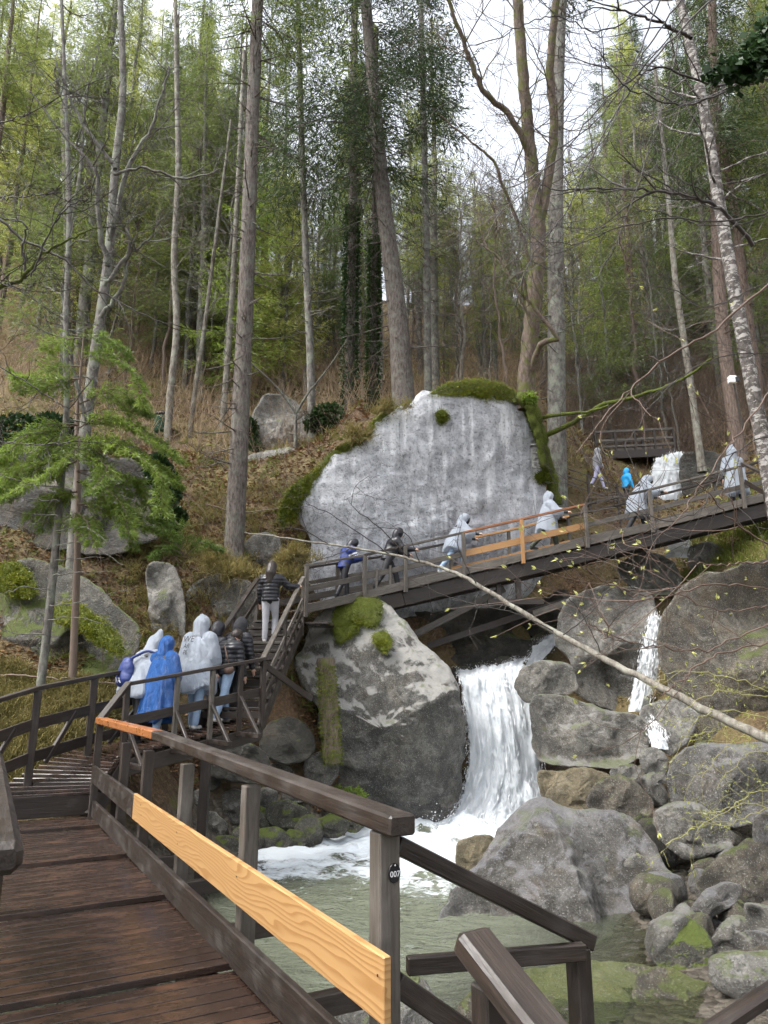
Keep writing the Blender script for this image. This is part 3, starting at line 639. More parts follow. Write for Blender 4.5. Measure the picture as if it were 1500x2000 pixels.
# loose stones filling the gaps between the right boulders
r6 = np.random.default_rng(66); gaps = []
for i in range(46):
    t = r6.random(); v = 1470+t*430; u = r6.uniform(1150+(v-1470)*.28, 1500); d = np.interp(v, [1470, 1560, 1650, 1720, 1820, 1900], [14.4, 12.9, 11, 9.8, 8.6, 7.6])+.25
    p = pix(u, v, d); p[2] = min(p[2], float(terr(p[0], p[1])[0])+.25); gaps.append(p)
st_me = []
for i in range(4):
    a = np.arange(9)*2*math.pi/9; o = rock('stone', 'x', [(750+60*math.cos(t)*r6.uniform(.8, 1.2), 1000+45*math.sin(t)*r6.uniform(.8, 1.2)) for t in a], 10, 10.3, .3, .4, ['rock', 'rockbrown', 'rockgrey', 'rockdark'][i], 2.2, .06, 150+i, 30, 8, 'stone', facet=5)
    st_me.append(o.data); bpy.data.objects.remove(o); ROCKS.pop()
gaps.sort(key=lambda p: proj(p)[0])
for i, p in enumerate(gaps):
    o = obj('stone', st_me[i % 4], None, p-np.array([0, 0, .12])); s_ = r6.uniform(.35, .95); o.scale = (s_, s_, s_); o.rotation_euler = (r6.uniform(-.5, .5), r6.uniform(-.5, .5), r6.uniform(0, 6.3))
    tag(o, f"small {['grey', 'brown', 'pale grey', 'dark'][i % 4]} stone wedged among the right boulders, {ordw(i+1)} from the left", 'stone', 'gap stones among the right boulders')
# streamside stones at the top of the fall
for i, (u, v, rx, ry, d) in enumerate([(905,1312,28,10,18.4),(940,1305,22,12,18.5),(985,1300,24,18,18.3)]):
    a = np.arange(9)*2*math.pi/9; out = [(u+rx*math.cos(t), v+ry*math.sin(t)) for t in a]
    rock('stone', f'small dark stone lying above the waterfall lip, {ordn[i]} from the left', out, d, d+.1, .15, .2, 'rockdark', 2.2, .05, 120+i, 40, 10, 'stone')
# ------------------------------------------------------------------ walkways
def at_u(p0, p1, u):
    """point on the segment line p0..p1 that projects to column u"""
    p0 = np.asarray(p0, float); p1 = np.asarray(p1, float); a, b = -1.0, 3.0
    f = lambda t: proj(p0+(p1-p0)*t)[0]-u
    lo, hi = -.45, 2.0
    best = min(np.linspace(lo, hi, 2451), key=lambda t: abs(f(t)))
    return p0+(p1-p0)*best
Z1 = CAMZ-1.61
E0 = pz(560, 2000, Z1); E1 = pz(176, 1590, Z1)       # right deck edge, near and far
DIR = (E1-E0)/np.linalg.norm(E1-E0); LEFT = np.array([-DIR[1], DIR[0], 0])
E00 = E0-DIR*1.3
nb = empty('boardwalk', E0, 'wet red brown boardwalk with dark railing in the left foreground', 'boardwalk')
UPV = np.array([0, 0, 1.])
# deck boards: panels split where the photograph shows the step lines
marks = [np.linalg.norm(E1-E00)]
for u in (198, 252, 328, 456): marks.append((at_u(E0, E1, u)-E00)@DIR)
marks.append(0.0); marks = sorted(marks)
for a, b in zip(marks[:-1], marks[1:]):
    n = max(3, round((b-a)/.135)); w = (b-a)/n
    for i in range(n):
        t = a+(i+.5)*w; f = (i+.5)/n
        c = E00+DIR*t+UPV*(-.02+.022*(1-f)-.018*f)
        p0 = c-LEFT*.10; p1 = c+LEFT*1.5
        o = member('plank', p0, p1, round(w-.015-(.014 if i == 0 else 0), 4), .04, 'deck', nb, up=UPV+DIR*(.035/(b-a)), c=.0025)
member('beam', E00-UPV*.17+LEFT*.1, E1-UPV*.17+LEFT*.1, .12, .2, 'wood', nb)
member('beam', E00-UPV*.17+LEFT*1.3, E1-UPV*.17+LEFT*1.3, .12, .2, 'wood', nb)
# kick board on edge
member('toe_board', E00+UPV*.10, E1+UPV*.10, .045, .2, 'wood', nb)
RAILH = 1.06
PO = -LEFT*.085                         # posts stand outside the kick board
posts = []
for u in (752, 476, 350, 275, 232):
    b = at_u(E0+PO, E1+PO, u); posts.append(b)
    member('post', b-UPV*.3, b+UPV*(RAILH-.045), .1, .1, 'woodgrey' if u > 300 else 'wood', nb, up=DIR)
for b, lt in zip(posts, (1.15, .95, .9, .9, .8)):
    # cross beam carried outwards with a slanting brace
    out = b-LEFT*lt
    member('cross_beam', b+LEFT*.5-UPV*.33, out-UPV*.33, .1, .13, 'wood', nb)
    member('brace', b+UPV*.42-LEFT*.05, out-UPV*.27+LEFT*.12, .07, .09, 'wood', nb)
cap_end = posts[0]-DIR*.16+UPV*(RAILH)
RE = pix(196, 1407, 9.75)
turn = at_u(E0+PO, E1+PO, 290)+UPV*RAILH
turn[2] = (pz(290, 1436, 0)*0+pix(290, 1436, proj(turn)[2]))[2]
member('handrail', cap_end, turn, .13, .085, 'wood', nb, c=.012)
member('handrail', turn, RE, .13, .085, 'orange', nb, label='new orange stained end of the handrail', c=.012)
# new pine board on the inside of the posts, older board behind it
ins = LEFT*.0
def onrail(u, v, off):
    p = at_u(E0+PO+LEFT*off, E1+PO+LEFT*off, u); return pix(u, v, proj(p)[2])
member('rail_board', onrail(757, 1936, .075), onrail(263, 1574, .075), .035, .235, 'newboard', nb, label='new pale pine board with swirling grain', c=.006)
member('rail_board', onrail(262, 1574, .07), onrail(183, 1512, .07), .035, .22, 'wood', nb)
for u_, v_ in ((738,1905),(738,1950),(462,1712),(466,1745),(345,1625),(347,1648),(275,1572),(276,1592)):
    p_ = onrail(u_, v_, .0945); member('nail', p_, p_+LEFT*.003, .010, .010, 'wood', nb, c=.002)
lastpost = RE-UPV*.05
member('post', lastpost-UPV*1.25, lastpost, .09, .09, 'wood', nb, up=DIR)
# timber props into the water
for b in (posts[1], posts[3], posts[4]):
    q = b-LEFT*.15
    member('prop', np.array([q[0], q[1], -1.0]), q-UPV*.4, .16, .16, 'wood', nb, up=DIR)
# left handrail close to the camera
LR = pix(22, 1690, 2.35); LR2 = LR+DIR*2.6-LEFT*.02
lf = empty('left_railing', LR-UPV*1.05, 'blurred weathered handrail end at the left edge, nearest the viewer', 'railing')
r0_ = pz(46, 1676, CAMZ-.51)+LEFT*.085; r1_ = pz(5, 1480, CAMZ-.51)+LEFT*.085
member('handrail', r0_, r1_, .17, .10, 'wood', lf, c=.03)
for t_ in (.12, .95):
    pp = r0_*(1-t_)+r1_*t_; member('post', pp-UPV*1.1, pp-UPV*.05, .1, .1, 'wood', lf, up=DIR)
member('rail_board', r0_-UPV*.5, r1_-UPV*.5, .035, .2, 'wood', lf)

# stairs going down to the right: railing with sloping rail
P7 = posts[0]
st = empty('stair_railing', P7, 'dark sloping stair railing descending right of the numbered post', 'railing')
q0 = P7+UPV*(RAILH-.1)+DIR*.0; q1 = pix(1150, 1838, 3.55)
member('handrail', q0-LEFT*.05, q1, .10, .075, 'wood', st)
pp = pix(1128, 1850, 3.5); member('post', np.array([pp[0], pp[1], -.4]), pp+UPV*.0, .09, .09, 'wood', st, up=DIR)
member('rail_board', pix(795, 1886, 3.25), pix(1142, 1858, 3.43), .05, .075, 'wood', st)
st2 = empty('stair_handrail', pix(940, 1930, 1.9)-UPV*.9, 'dark red brown handrail end in the bottom centre, nearest the lens', 'railing')
member('handrail', pix(918, 1832, 1.95), pix(1120, 2090, 1.62), .115, .07, 'wood', st2, c=.014)
pp = pix(955, 1905, 1.93); member('post', pp-UPV*1.2, pp-UPV*.02, .075, .075, 'wood', st2, up=DIR)
st3 = empty('corner_handrail', pix(1450, 1990, 2.2)-UPV*.9, 'dark handrail crossing the bottom right corner', 'railing')
member('handrail', pix(1375, 2025, 2.2), pix(1570, 1895, 2.6), .06, .05, 'wood', st3, c=.012)
pp = pix(1530, 1915, 2.42); member('post', pp-UPV*1.2, pp-UPV*.03, .08, .08, 'wood', st3)
# stair treads and landing hidden below the frame
for i in range(4):
    c = P7-DIR*.9-LEFT*(.35+.28*i)-UPV*(.2*i+.02)
    member('tread', c-DIR*.55, c+DIR*.5, .26, .04, 'deck', st)

# number tag
tg = empty('number_tag', onrail(763, 1730, 0), 'round black tag with white number 007 on the post', 'tag')
def text_mesh(body, size):
    cu = bpy.data.curves.new('txt', 'FONT'); cu.body = body; cu.size = size; cu.align_x = 'CENTER'; cu.align_y = 'CENTER'; cu.resolution_u = 3
    o = bpy.data.objects.new('txt', cu); COL.objects.link(o); dg = bpy.context.evaluated_depsgraph_get()
    me = bpy.data.meshes.new_from_object(o.evaluated_get(dg)); bpy.data.objects.remove(o); bpy.data.curves.remove(cu)
    return me
M['black'] = mat_plain('black enamel', (.012, .012, .014), .3, bump=0)
M['white'] = mat_plain('white paint', (.8, .8, .8), .5, bump=0)
M['steel'] = mat_plain('steel', (.5, .5, .5), .3, bump=0)
# the tag lies on the right hand face of the post, turned to the stairs
fdir = -DIR; fdir = fdir/np.linalg.norm(fdir); sx = np.cross(UPV, fdir)
tc = P7+fdir*.054-LEFT*.018; tc[2] = pix(763, 1731, proj(tc)[2])[2]
tm = Matrix(((sx[0], 0, fdir[0], tc[0]), (sx[1], 0, fdir[1], tc[1]), (sx[2], 1, fdir[2], tc[2]), (0, 0, 0, 1)))
tg.location = Vector(tc)
th = np.linspace(0, 2*math.pi, 33)[:-1]
V = np.concatenate([np.c_[.030*np.cos(th), .040*np.sin(th), th*0], np.c_[.028*np.cos(th), .038*np.sin(th), th*0+.004]])
F = [tuple(range(32, 64))]+[(j, (j+1) % 32, 32+(j+1) % 32, 32+j) for j in range(32)]
loc = Matrix.Translation(-tg.location) @ tm
dsk = obj('disc', newmesh('disc', V, F, M['black'], False), tg); dsk.matrix_local = loc
tx = text_mesh('007', .033); tx.materials.append(M['white']); t_ = obj('numerals', tx, dsk); t_.matrix_local = Matrix.Translation((0, -.004, .0055))
V = np.array([(x*.005, y*.005+.031, z*.005+.006) for x, y, z in oc]); nl = obj('nail', newmesh('nail', V, of, M['steel']), dsk)

# ---- second ramp with the hikers
ZA = pix(176, 1549, proj(E1)[2])[2]
A_r = E1+LEFT*.0; A_r = np.array([A_r[0], A_r[1], ZA]); A_l = A_r+LEFT*1.42
B_r = pix(249, 1336, 10.5)-UPV*.98; C_r = pix(512, 1287, 11.95)-UPV*.98
A2 = np.array([RE[0], RE[1], ZA])
rp = empty('ramp_walkway', A_r, 'raised ramp walkway where the hooded hikers walk, with braced railing', 'boardwalk')
member('riser', A_r-UPV*.14-LEFT*.1, A_l-UPV*.14+LEFT*.15, .05, .27, 'wood', rp)
d2 = (C_r-B_r); d2h = np.array([d2[0], d2[1], 0]); L2 = np.linalg.norm(d2h); d2h /= L2; n2 = np.array([-d2h[1], d2h[0], 0])
def strip(pr0, pr1, pl0, pl1, n, name='plank', mt='deck'):
    for i in range(n):
        t = (i+.5)/n; a = pr0*(1-t)+pr1*t; b = pl0*(1-t)+pl1*t
        w = np.linalg.norm((pr1+pl1-pr0-pl0)/2)/n
        member(name, a-UPV*.02, b-UPV*.02, round(w-.006, 3), .04, mt, rp, ext=.03)
B_l = pix(150, 1462, 11.4); B_l = np.array([B_l[0], B_l[1], B_r[2]])
A_l2 = np.array([A_l[0], A_l[1], ZA])
strip(A_r, B_r, A_l2, B_l, 12)
C_l = C_r+n2*1.25; B_l2 = B_r+n2*1.5
strip(B_r, C_r, B_l2, C_l, 15)
g_ = Geo(); 
# triangular infill at the bend
for i in range(5):
    t = (i+.5)/5; a = B_l*(1-t)+B_l2*t; member('plank', B_r-UPV*.045, a-UPV*.045, .3, .03, 'deck', rp)
member('beam', B_r-UPV*.2-n2*.0, C_r-UPV*.2, .1, .22, 'wood', rp)
member('beam', B_l2-UPV*.2, C_l-UPV*.2, .1, .22, 'wood', rp)
member('beam', A_r-UPV*.32, B_r-UPV*.2, .1, .22, 'wood', rp)
railp = [pix(249, 1336, 10.5)]
for u in (336, 406, 463, 508):
    b = at_u(B_r, C_r, u); railp.append(b)
    member('post', b-UPV*.1-n2*.06, b+UPV*.95-n2*.06, .07, .07, 'woodgrey' if u < 450 else 'wood', rp, up=d2h)
    if u < 500:
        ob_ = b-n2*.75-UPV*.12
        member('cross_beam', b+n2*.2-UPV*.12, ob_, .07, .07, 'wood', rp)
        member('brace', b-n2*.07+UPV*.45, ob_+n2*.05+UPV*.02, .05, .055, 'wood', rp)
member('post', B_r-UPV*.1-n2*.03, B_r+UPV*.95, .08, .08, 'wood', rp)
member('brace', B_r+UPV*.45-n2*.07, B_r-n2*.8-UPV*.1, .05, .055, 'wood', rp)
member('cross_beam', B_r+n2*.2-UPV*.12, B_r-n2*.85-UPV*.12, .07, .07, 'wood', rp)
member('handrail', B_r+UPV*.98-n2*.06, C_r+UPV*.98-n2*.06, .1, .055, 'wood', rp, ext=.03)
member('rail_board', B_r+UPV*.45-n2*.02, C_r+UPV*.45-n2*.02, .03, .14, 'wood', rp)
member('handrail', RE+UPV*.02, B_r+UPV*1.0-n2*.06, .1, .055, 'wood', rp)
# left railing of the ramp
LA, LB, LC = pix(75, 1344, 10.0), pix(185, 1322, 11.0), pix(330, 1296, 12.2)
L0 = pix(-60, 1385, 9.0)
for a, b in ((L0, LA), (LA, LB), (LB, LC)):
    member('handrail', a, b, .1, .06, 'wood', rp, ext=.02)
    for dz, hh in ((-.48, .15), (-.92, .15)): member('rail_board', a+UPV*dz, b+UPV*dz, .035, hh, 'wood', rp, ext=.02)
    member('brace', a*.3+b*.7-UPV*.45, a*.75+b*.25-UPV*1.05, .05, .06, 'wood', rp)
for p in (L0, LA, LB, LC): member('post', p-UPV*1.35, p-UPV*.03, .1, .1, 'wood', rp, up=DIR)
for p in (A_r+DIR*.3, B_r, at_u(B_r, C_r, 406)):
    member('prop', np.array([p[0], p[1], -.3]), p-UPV*.3, .14, .14, 'wood', rp)
member('prop', np.array([A_r[0]+.35, A_r[1]+.2, -.3]), A_r+np.array([.35, .2, -.1]), .1, .1, 'woodgrey', rp)

# ---- stairs up to the bridge
S0r = C_r.copy(); S1r = pix(592, 1133, 15.9)-UPV*.92
sv = S1r-S0r; svh = np.array([sv[0], sv[1], 0]); svh /= np.linalg.norm(svh); sn = np.array([-svh[1], svh[0], 0])
S0l, S1l = S0r+sn*1.02, S1r+sn*1.02
sr = empty('stairs', S0r, 'steep dark wooden stairs leading up from the ramp to the bridge', 'stairs')
ns = 11
for i in range(ns):
    t = (i+1)/ns; c = S0r*(1-t)+S1r*t
    member('tread', c-sn*.0-svh*.1, c+sn*1.02-svh*.1, .27, .045, 'woodgrey' if i % 3 == 1 else 'wood', sr)
    member('riser', c-svh*.22-UPV*.1, c+sn*1.02-svh*.22-UPV*.1, .02, .11, 'wood', sr)
for s0, s1 in ((S0r, S1r), (S0l, S1l)):
    member('stringer', s0-UPV*.12, s1-UPV*.12, .06, .24, 'wood', sr, ext=.1)
member('handrail', S0r+UPV*.95, S1r+UPV*.97, .09, .05, 'woodgrey', sr, ext=.05, label='pale wet handrail of the stairs')
member('rail_board', S0r+UPV*.48, S1r+UPV*.48, .03, .1, 'woodgrey', sr)
member('rail_board', S0r+UPV*.2, S1r+UPV*.2, .03, .1, 'wood', sr)
member('handrail', S0l+UPV*.95, S1l+UPV*.97, .09, .05, 'wood', sr, ext=.05)
member('rail_board', S0l+UPV*.48, S1l+UPV*.48, .03, .1, 'wood', sr)
for t in (.02, .5, 1.0):
    for s0, s1 in ((S0r, S1r), (S0l, S1l)):
        p = s0*(1-t)+s1*t
        if t == .02 and s0 is S0l: continue
        member('post', p-UPV*.3, p+UPV*.93, .07, .07, 'woodgrey' if t == 1 else 'wood', sr, up=svh)
member('brace', pix(508, 1293, 11.95), pix(608, 1365, 12.6), .06, .1, 'wood', sr)
# landing on top
member('beam', S1l-UPV*.15, S1r-UPV*.15+svh*.05, .12, .2, 'wood', sr)
for i in range(7):
    c = S1l+svh*(.1+.16*i); member('plank', c+sn*.1-UPV*.02, c-sn*1.6-UPV*.02, .15, .04, 'deck', sr)

# ---- upper bridge
BP = [(592, 1192, 16.05), (708, 1165, 17.2), (790, 1145, 17.6), (905, 1117, 18.0), (1020, 1090, 18.2), (1145, 1060, 18.4), (1272, 1030, 18.6), (1450, 984, 18.8), (1600, 948, 19.0)]
BN = [pix(*q) for q in BP]
br = empty('upper_bridge', BN[1], 'long weathered wooden footbridge climbing to the right across the pale rock face', 'bridge')
def perp(i):
    a, b = BN[max(i-1, 0)], BN[min(i+1, len(BN)-1)]; d = b-a; d[2] = 0; d /= np.linalg.norm(d); return np.array([-d[1], d[0], 0])
BW = 1.25
BF = [p+perp(i)*BW for i, p in enumerate(BN)]
for i in range(len(BN)-1):
    a, b, c, d = BN[i], BN[i+1], BF[i], BF[i+1]
    n = max(4, round(np.linalg.norm(b-a)/.16)); w = np.linalg.norm(b-a)/n
    for j in range(n):
        t = (j+.5)/n
        member('plank', a*(1-t)+b*t-UPV*.02, c*(1-t)+d*t-UPV*.02, round(w-.008, 3), .045, 'woodgrey' if j % 4 else 'deck', br)
    newp = i in (3, 4)
    pn = perp(i)
    member('fascia', a+UPV*.02-pn*.05, b+UPV*.02-pn*.05, .045, .2, 'woodgrey', br, ext=.004)
    if i > 0:
        member('beam', a-UPV*.3+pn*.12, b-UPV*.3+pn*.12, .2, .34, 'wood', br, ext=.006)
        member('beam', c-UPV*.3-pn*.12, d-UPV*.3-pn*.12, .2, .34, 'wood', br, ext=.006)
    mt = 'orange' if newp else ('wood' if i % 2 else 'woodgrey')
    member('handrail', a+UPV*1.0-pn*.02, b+UPV*1.0-pn*.02, .1, .055, mt, br, ext=.003, label='new orange handrail section of the bridge' if newp else None)
    member('rail_board', a+UPV*.46+pn*.05, b+UPV*.46+pn*.05, .03, .17 if newp else .13, 'newwood' if newp else 'woodgrey', br, ext=.002, label='new pale orange board on the bridge railing' if newp else None)
    member('handrail', c+UPV*1.0, d+UPV*1.0, .1, .055, 'newwood' if newp else 'wood', br, ext=.003)
    member('rail_board', c+UPV*.62, d+UPV*.62, .03, .1, 'newwood' if newp else 'woodgrey', br, ext=.002)
    member('rail_board', c+UPV*.25, d+UPV*.25, .03, .16, 'newwood' if newp else 'woodgrey', br, ext=.002)
for i, p in enumerate(BN):
    pn = perp(i)
    member('post', p-UPV*.16-pn*.1, p+UPV*.97-pn*.1+UPV*0, .085, .085, 'newwood' if i == 4 else 'woodgrey', br, up=pn)
    member('post', BF[i]-UPV*.1+pn*.05, BF[i]+UPV*.97+pn*.05, .085, .085, 'woodgrey', br, up=pn)
for t in (.33, .66):
    a = BN[1]*(1-t)+BN[2]*t; member('baluster', a-UPV*.05, a+UPV*.6, .06, .04, 'woodgrey', br)
# trestle and slanting struts under the bridge
k4 = BN[4]
for du in (-.25, .25):
    q = k4+np.array([du-.35, .2, 0]); member('trestle_post', q-UPV*1.15, q-UPV*.4, .13, .13, 'wood', br)
member('trestle_beam', k4+np.array([-.9, .1, -1.1]), k4+np.array([.5, .1, -1.1]), .14, .14, 'wood', br)
member('strut', pix(800, 1245, 18.3), pix(985, 1150, 18.5), .14, .17, 'woodgrey', br)
member('strut', pix(835, 1262, 18.8), pix(1130, 1165, 19.0), .14, .17, 'wood', br)
member('strut', pix(1040, 1200, 18.2), pix(1140, 1165, 18.5), .12, .17, 'woodgrey', br)
# end railing at the right where the bridge turns
er = [pix(1450, 905, 18.8), pix(1490, 925, 17.6), pix(1560, 950, 16.2)]
for a, b in zip(er[:-1], er[1:]):
    member('handrail', a, b, .1, .06, 'wood', br)
    member('rail_board', a-UPV*.5, b-UPV*.5, .03, .13, 'wood', br)
for p in er[1:]: member('post', p-UPV*1.1, p-UPV*.03, .09, .09, 'wood', br)
def bridge_at(u, across=.5):
    """deck point under column u"""
    for i in range(len(BN)-1):
        for t in np.linspace(0, 1, 80):
            p = BN[i]*(1-t)+BN[i+1]*t; q = BF[i]*(1-t)+BF[i+1]*t; c = p*(1-across)+q*across
            if proj(c)[0] >= u: return c
    return c

# ---- far footbridge and the back path railing
fb = empty('far_footbridge', pix(1240, 880, 27), 'small dark footbridge far behind, above the bright cascade', 'bridge')
f0, f1 = pix(1165, 884, 26.8), pix(1318, 876, 27.2)
member('beam', f0-UPV*.15, f1-UPV*.15, .2, .3, 'wood', fb); member('beam', f0-UPV*.15+np.array([0, 1.2, 0]), f1-UPV*.15+np.array([0, 1.2, 0]), .2, .3, 'wood', fb)
for i in range(18):
    t = (i+.5)/18; c = f0*(1-t)+f1*t; member('plank', c, c+np.array([0, 1.2, 0]), .19, .04, 'wood', fb)
for dy in (0, 1.2):
    o_ = np.array([0, dy, 0])
    for h in (.8, .45, .2): member('handrail' if h > .7 else 'rail_board', f0+o_+UPV*h, f1+o_+UPV*h, .06, .09, 'woodgrey', fb)
    for i in range(5):
        t = i/4; c = f0*(1-t)+f1*t+o_; member('post', c, c+UPV*.8, .08, .08, 'wood', fb)
bp = empty('back_railing', pix(1160, 985, 24), 'thin railing of the back path behind the bridge', 'railing')
b0, b1 = pix(1095, 992, 21.9), pix(1262, 975, 22.6)
for q_ in (b0, b1): q_[2] = float(terr(q_[0], q_[1])[0])+.05
for h in (.95, .7, .45): member('rail', b0+UPV*h, b1+UPV*h, .03, .03, 'woodgrey', bp)
for i in range(4):
    t = i/3; c = b0*(1-t)+b1*t; member('post', c-UPV*.3, c+UPV*1.0, .06, .06, 'wood', bp)
BACKP = (b0, b1)

# ---- mossy cut log standing by the central boulder
lg = empty('mossy_log', pix(645, 1480, 15.1), 'mossy upright cut log leaning on the central boulder', 'log')
G = Geo(); P = [pix(636, 1285, 15.55), pix(640, 1350, 15.35), pix(644, 1420, 15.2), pix(650, 1490, 15.1)]
P = np.array(P); Pi = np.array([P[0]+(P[-1]-P[0])*t for t in np.linspace(0, 1, 24)]); thn = 18
G.tube(Pi, .19+.02*np.sin(np.arange(24)*1.3), thn); V0 = np.concatenate(G.V); V0 += .025*fbm(V0*5, 3)[:, None]*np.array([1, 1, .2])
G.V = [V0]
lo_ = obj('trunk', G.mesh('log', M['barkmoss'], off=lg.location), lg)
cap = V0[:thn]; G2 = Geo(); cc = cap.mean(0); V = np.concatenate([[cc], cap])+UPV*.004
obj('cut_face', newmesh('cut_face', V-np.array(lg.location), [(0, 1+j, 1+(j+1) % thn) for j in range(thn)], mat_plain('grey end grain', (.25, .24, .22), .8)), lg)
G3 = Geo(); idx = rng.integers(thn*2, len(V0), 5000); B = V0[idx]+rng.normal(0, .015, (5000, 3)); dn = B-(P.mean(0)); dn[:, 2] = 0; dn /= np.linalg.norm(dn, axis=1)[:, None]
G3.blades(B, dn*.5+np.array([0, 0, -.6])+rng.normal(0, .3, (5000, 3)), .05, .007)
mo = obj('moss', G3.mesh('moss', M['mossy'], off=lg.location), lo_); mo['kind'] = 'stuff'
# ---- carved plaque on the right edge of the rock face
pq = empty('plaque', pix(1047, 918, 20.4), 'small carved stone plaque at the right end of the rock face', 'plaque')
pc = pix(1047, 893, 20.45)
M['stone'] = mat_rock('carved grey stone', (.16, .16, .15), (.3, .3, .29), (.42, .42, .41), .1, 1, speck=.4)
member('panel', pc-UPV*.33, pc+UPV*.33, .26, .07, 'stone', pq, up=(0, -1, 0), c=.01)
member('cornice', pc+UPV*.35-RT*.16-np.array([0, .03, 0]), pc+UPV*.35+RT*.16-np.array([0, .03, 0]), .14, .05, 'stone', pq)
r_ = np.random.default_rng(5)
for i in range(9):
    q = pc+np.array([r_.uniform(-.08, .08), -.05, -.26+.055*i]); member('relief', q-RT*.05, q+RT*r_.uniform(.02, .06)+UPV*r_.uniform(-.03, .03), .04, .03, 'stone', pq, c=.008)
# ------------------------------------------------------------------ trees
def smooth_path(P, n):
    P = np.asarray(P, float); m = len(P); t = np.linspace(0, m-1, n); out = []
    for s in t:
        i = min(int(s), m-2); f = s-i
        p0, p1, p2, p3 = P[max(i-1, 0)], P[i], P[i+1], P[min(i+2, m-1)]
        out.append(.5*((2*p1)+(-p0+p2)*f+(2*p0-5*p1+4*p2-p3)*f*f+(-p0+3*p1-3*p2+p3)*f**3))
    return np.array(out)
def conifer(trunk, radii, c0, c1, maxlen, rg, whorl=.55, per=5, dead0=None, spacing=.13, blade=(.26, .022), nb=4, droop=.35, wood=None, leaf=None, lenpow=.8, gap=.15):
    """trunk: path (n,3). c0..c1 = part of the trunk (0..1) that carries needles. returns wood Geo and needle Geo"""
    wg, lg_ = wood or Geo(), leaf or Geo()
    n = len(trunk); wg.tube(trunk, radii, 9)
    seg = np.r_[0, np.cumsum(np.linalg.norm(np.diff(trunk, axis=0), axis=1))]; H = seg[-1]
    def pt(t):
        s = t*H; i = min(np.searchsorted(seg, s, 'right')-1, n-2); f = (s-seg[i])/(seg[i+1]-seg[i])
        return trunk[i]*(1-f)+trunk[i+1]*f, radii[i]*(1-f)+radii[i+1]*f
    def limb(t, az, L, el, r0, sag, k=7):
        p, r = pt(t); d = np.array([math.cos(az)*math.cos(el), math.sin(az)*math.cos(el), math.sin(el)])
        s = np.linspace(0, 1, k)[:, None]
        P = p+d*L*s+np.array([0, 0, 1.])*(-sag*L*np.sin(s*math.pi*.55)*s+.18*L*s**3*(sag > .1))
        P[1:] += rg.normal(0, .02*L, (k-1, 3))*s[1:]
        wg.tube(P, np.linspace(r0, r0*.25, k), 4)
        return P
    if dead0 is not None:
        t = dead0
        while t < c0+.25*(c1-c0):
            for _ in range(rg.integers(2, 5)):
                L = rg.uniform(.25, .75)*maxlen*(.5 if rg.random() < .5 else .85)
                P = limb(min(t+rg.uniform(0, .01), .99), rg.uniform(0, 2*math.pi), L, rg.uniform(-.4, .12), .026, rg.uniform(0, .25), 5)
                for q in range(rg.integers(0, 4)):
                    b = P[rg.integers(1, 4)]; dd_ = rg.normal(size=3); dd_[2] *= .5; dd_ /= np.linalg.norm(dd_)
                    wg.tube(np.array([b, b+dd_*L*.18, b+dd_*L*.34]), [.012, .010, .006], 3)
            t += whorl/H*rg.uniform(.7, 1.3)
    Bs, Ds, Ls, Us = [], [], [], []
    t = c0
    while t < c1:
        f = (t-c0)/(1-c0); rise = min(1, (t-c0)/(.12)+.45)
        for b in range(per):
            if rg.random() < gap: continue
            az = rg.uniform(0, 2*math.pi); L = max(.25, maxlen*(1-f)**lenpow*rise*rg.uniform(.65, 1.1))
            P = limb(min(t+rg.uniform(0, .012), .995), az, L, rg.uniform(-.25, .25)+.45*f, .02*L/3+.006, droop)
            k = len(P); T = np.gradient(P, axis=0); T /= np.linalg.norm(T, axis=1)[:, None]
            m = max(3, int(L/spacing)); s = np.linspace(.15, 1, m)*(k-1)
            i = np.minimum(s.astype(int), k-2); fr = (s-i)[:, None]
            Q = P[i]*(1-fr)+P[i+1]*fr; TT = T[i]
            side = np.cross(TT, [0, 0, 1.]); side /= np.linalg.norm(side, axis=1)[:, None]+1e-9
            tl = (.18+.28*L*np.sin(np.clip(s/(k-1), 0, 1)*2.6)**.8)[:, None]   # twig length
            for sg in (-1, 1):
                TD = side*sg*rg.uniform(.6, 1, (m, 1))+TT*rg.uniform(.3, .9, (m, 1))+np.array([0, 0, -1])*rg.uniform(0, .55, (m, 1))
                TD /= np.linalg.norm(TD, axis=1)[:, None]
                for j in range(nb):
                    w_ = (j+rg.uniform(.1, .9, (m, 1)))/nb
                    B = Q+TD*tl*w_+np.array([0, 0, -.12])*tl*w_*w_
                    D = TD+rg.normal(0, .45, (m, 3)); D[:, 2] -= .12; D /= np.linalg.norm(D, axis=1)[:, None]
                    Bs.append(B); Ds.append(D); Ls.append(blade[0]*rg.uniform(.6, 1.2, m))
        t += whorl/H*rg.uniform(.75, 1.25)
    if Bs:
        Lc = np.concatenate(Ls); lg_.blades(np.concatenate(Bs), np.concatenate(Ds), Lc, blade[1]*rg.uniform(.6, 1.3, len(Lc)))
    return wg, lg_
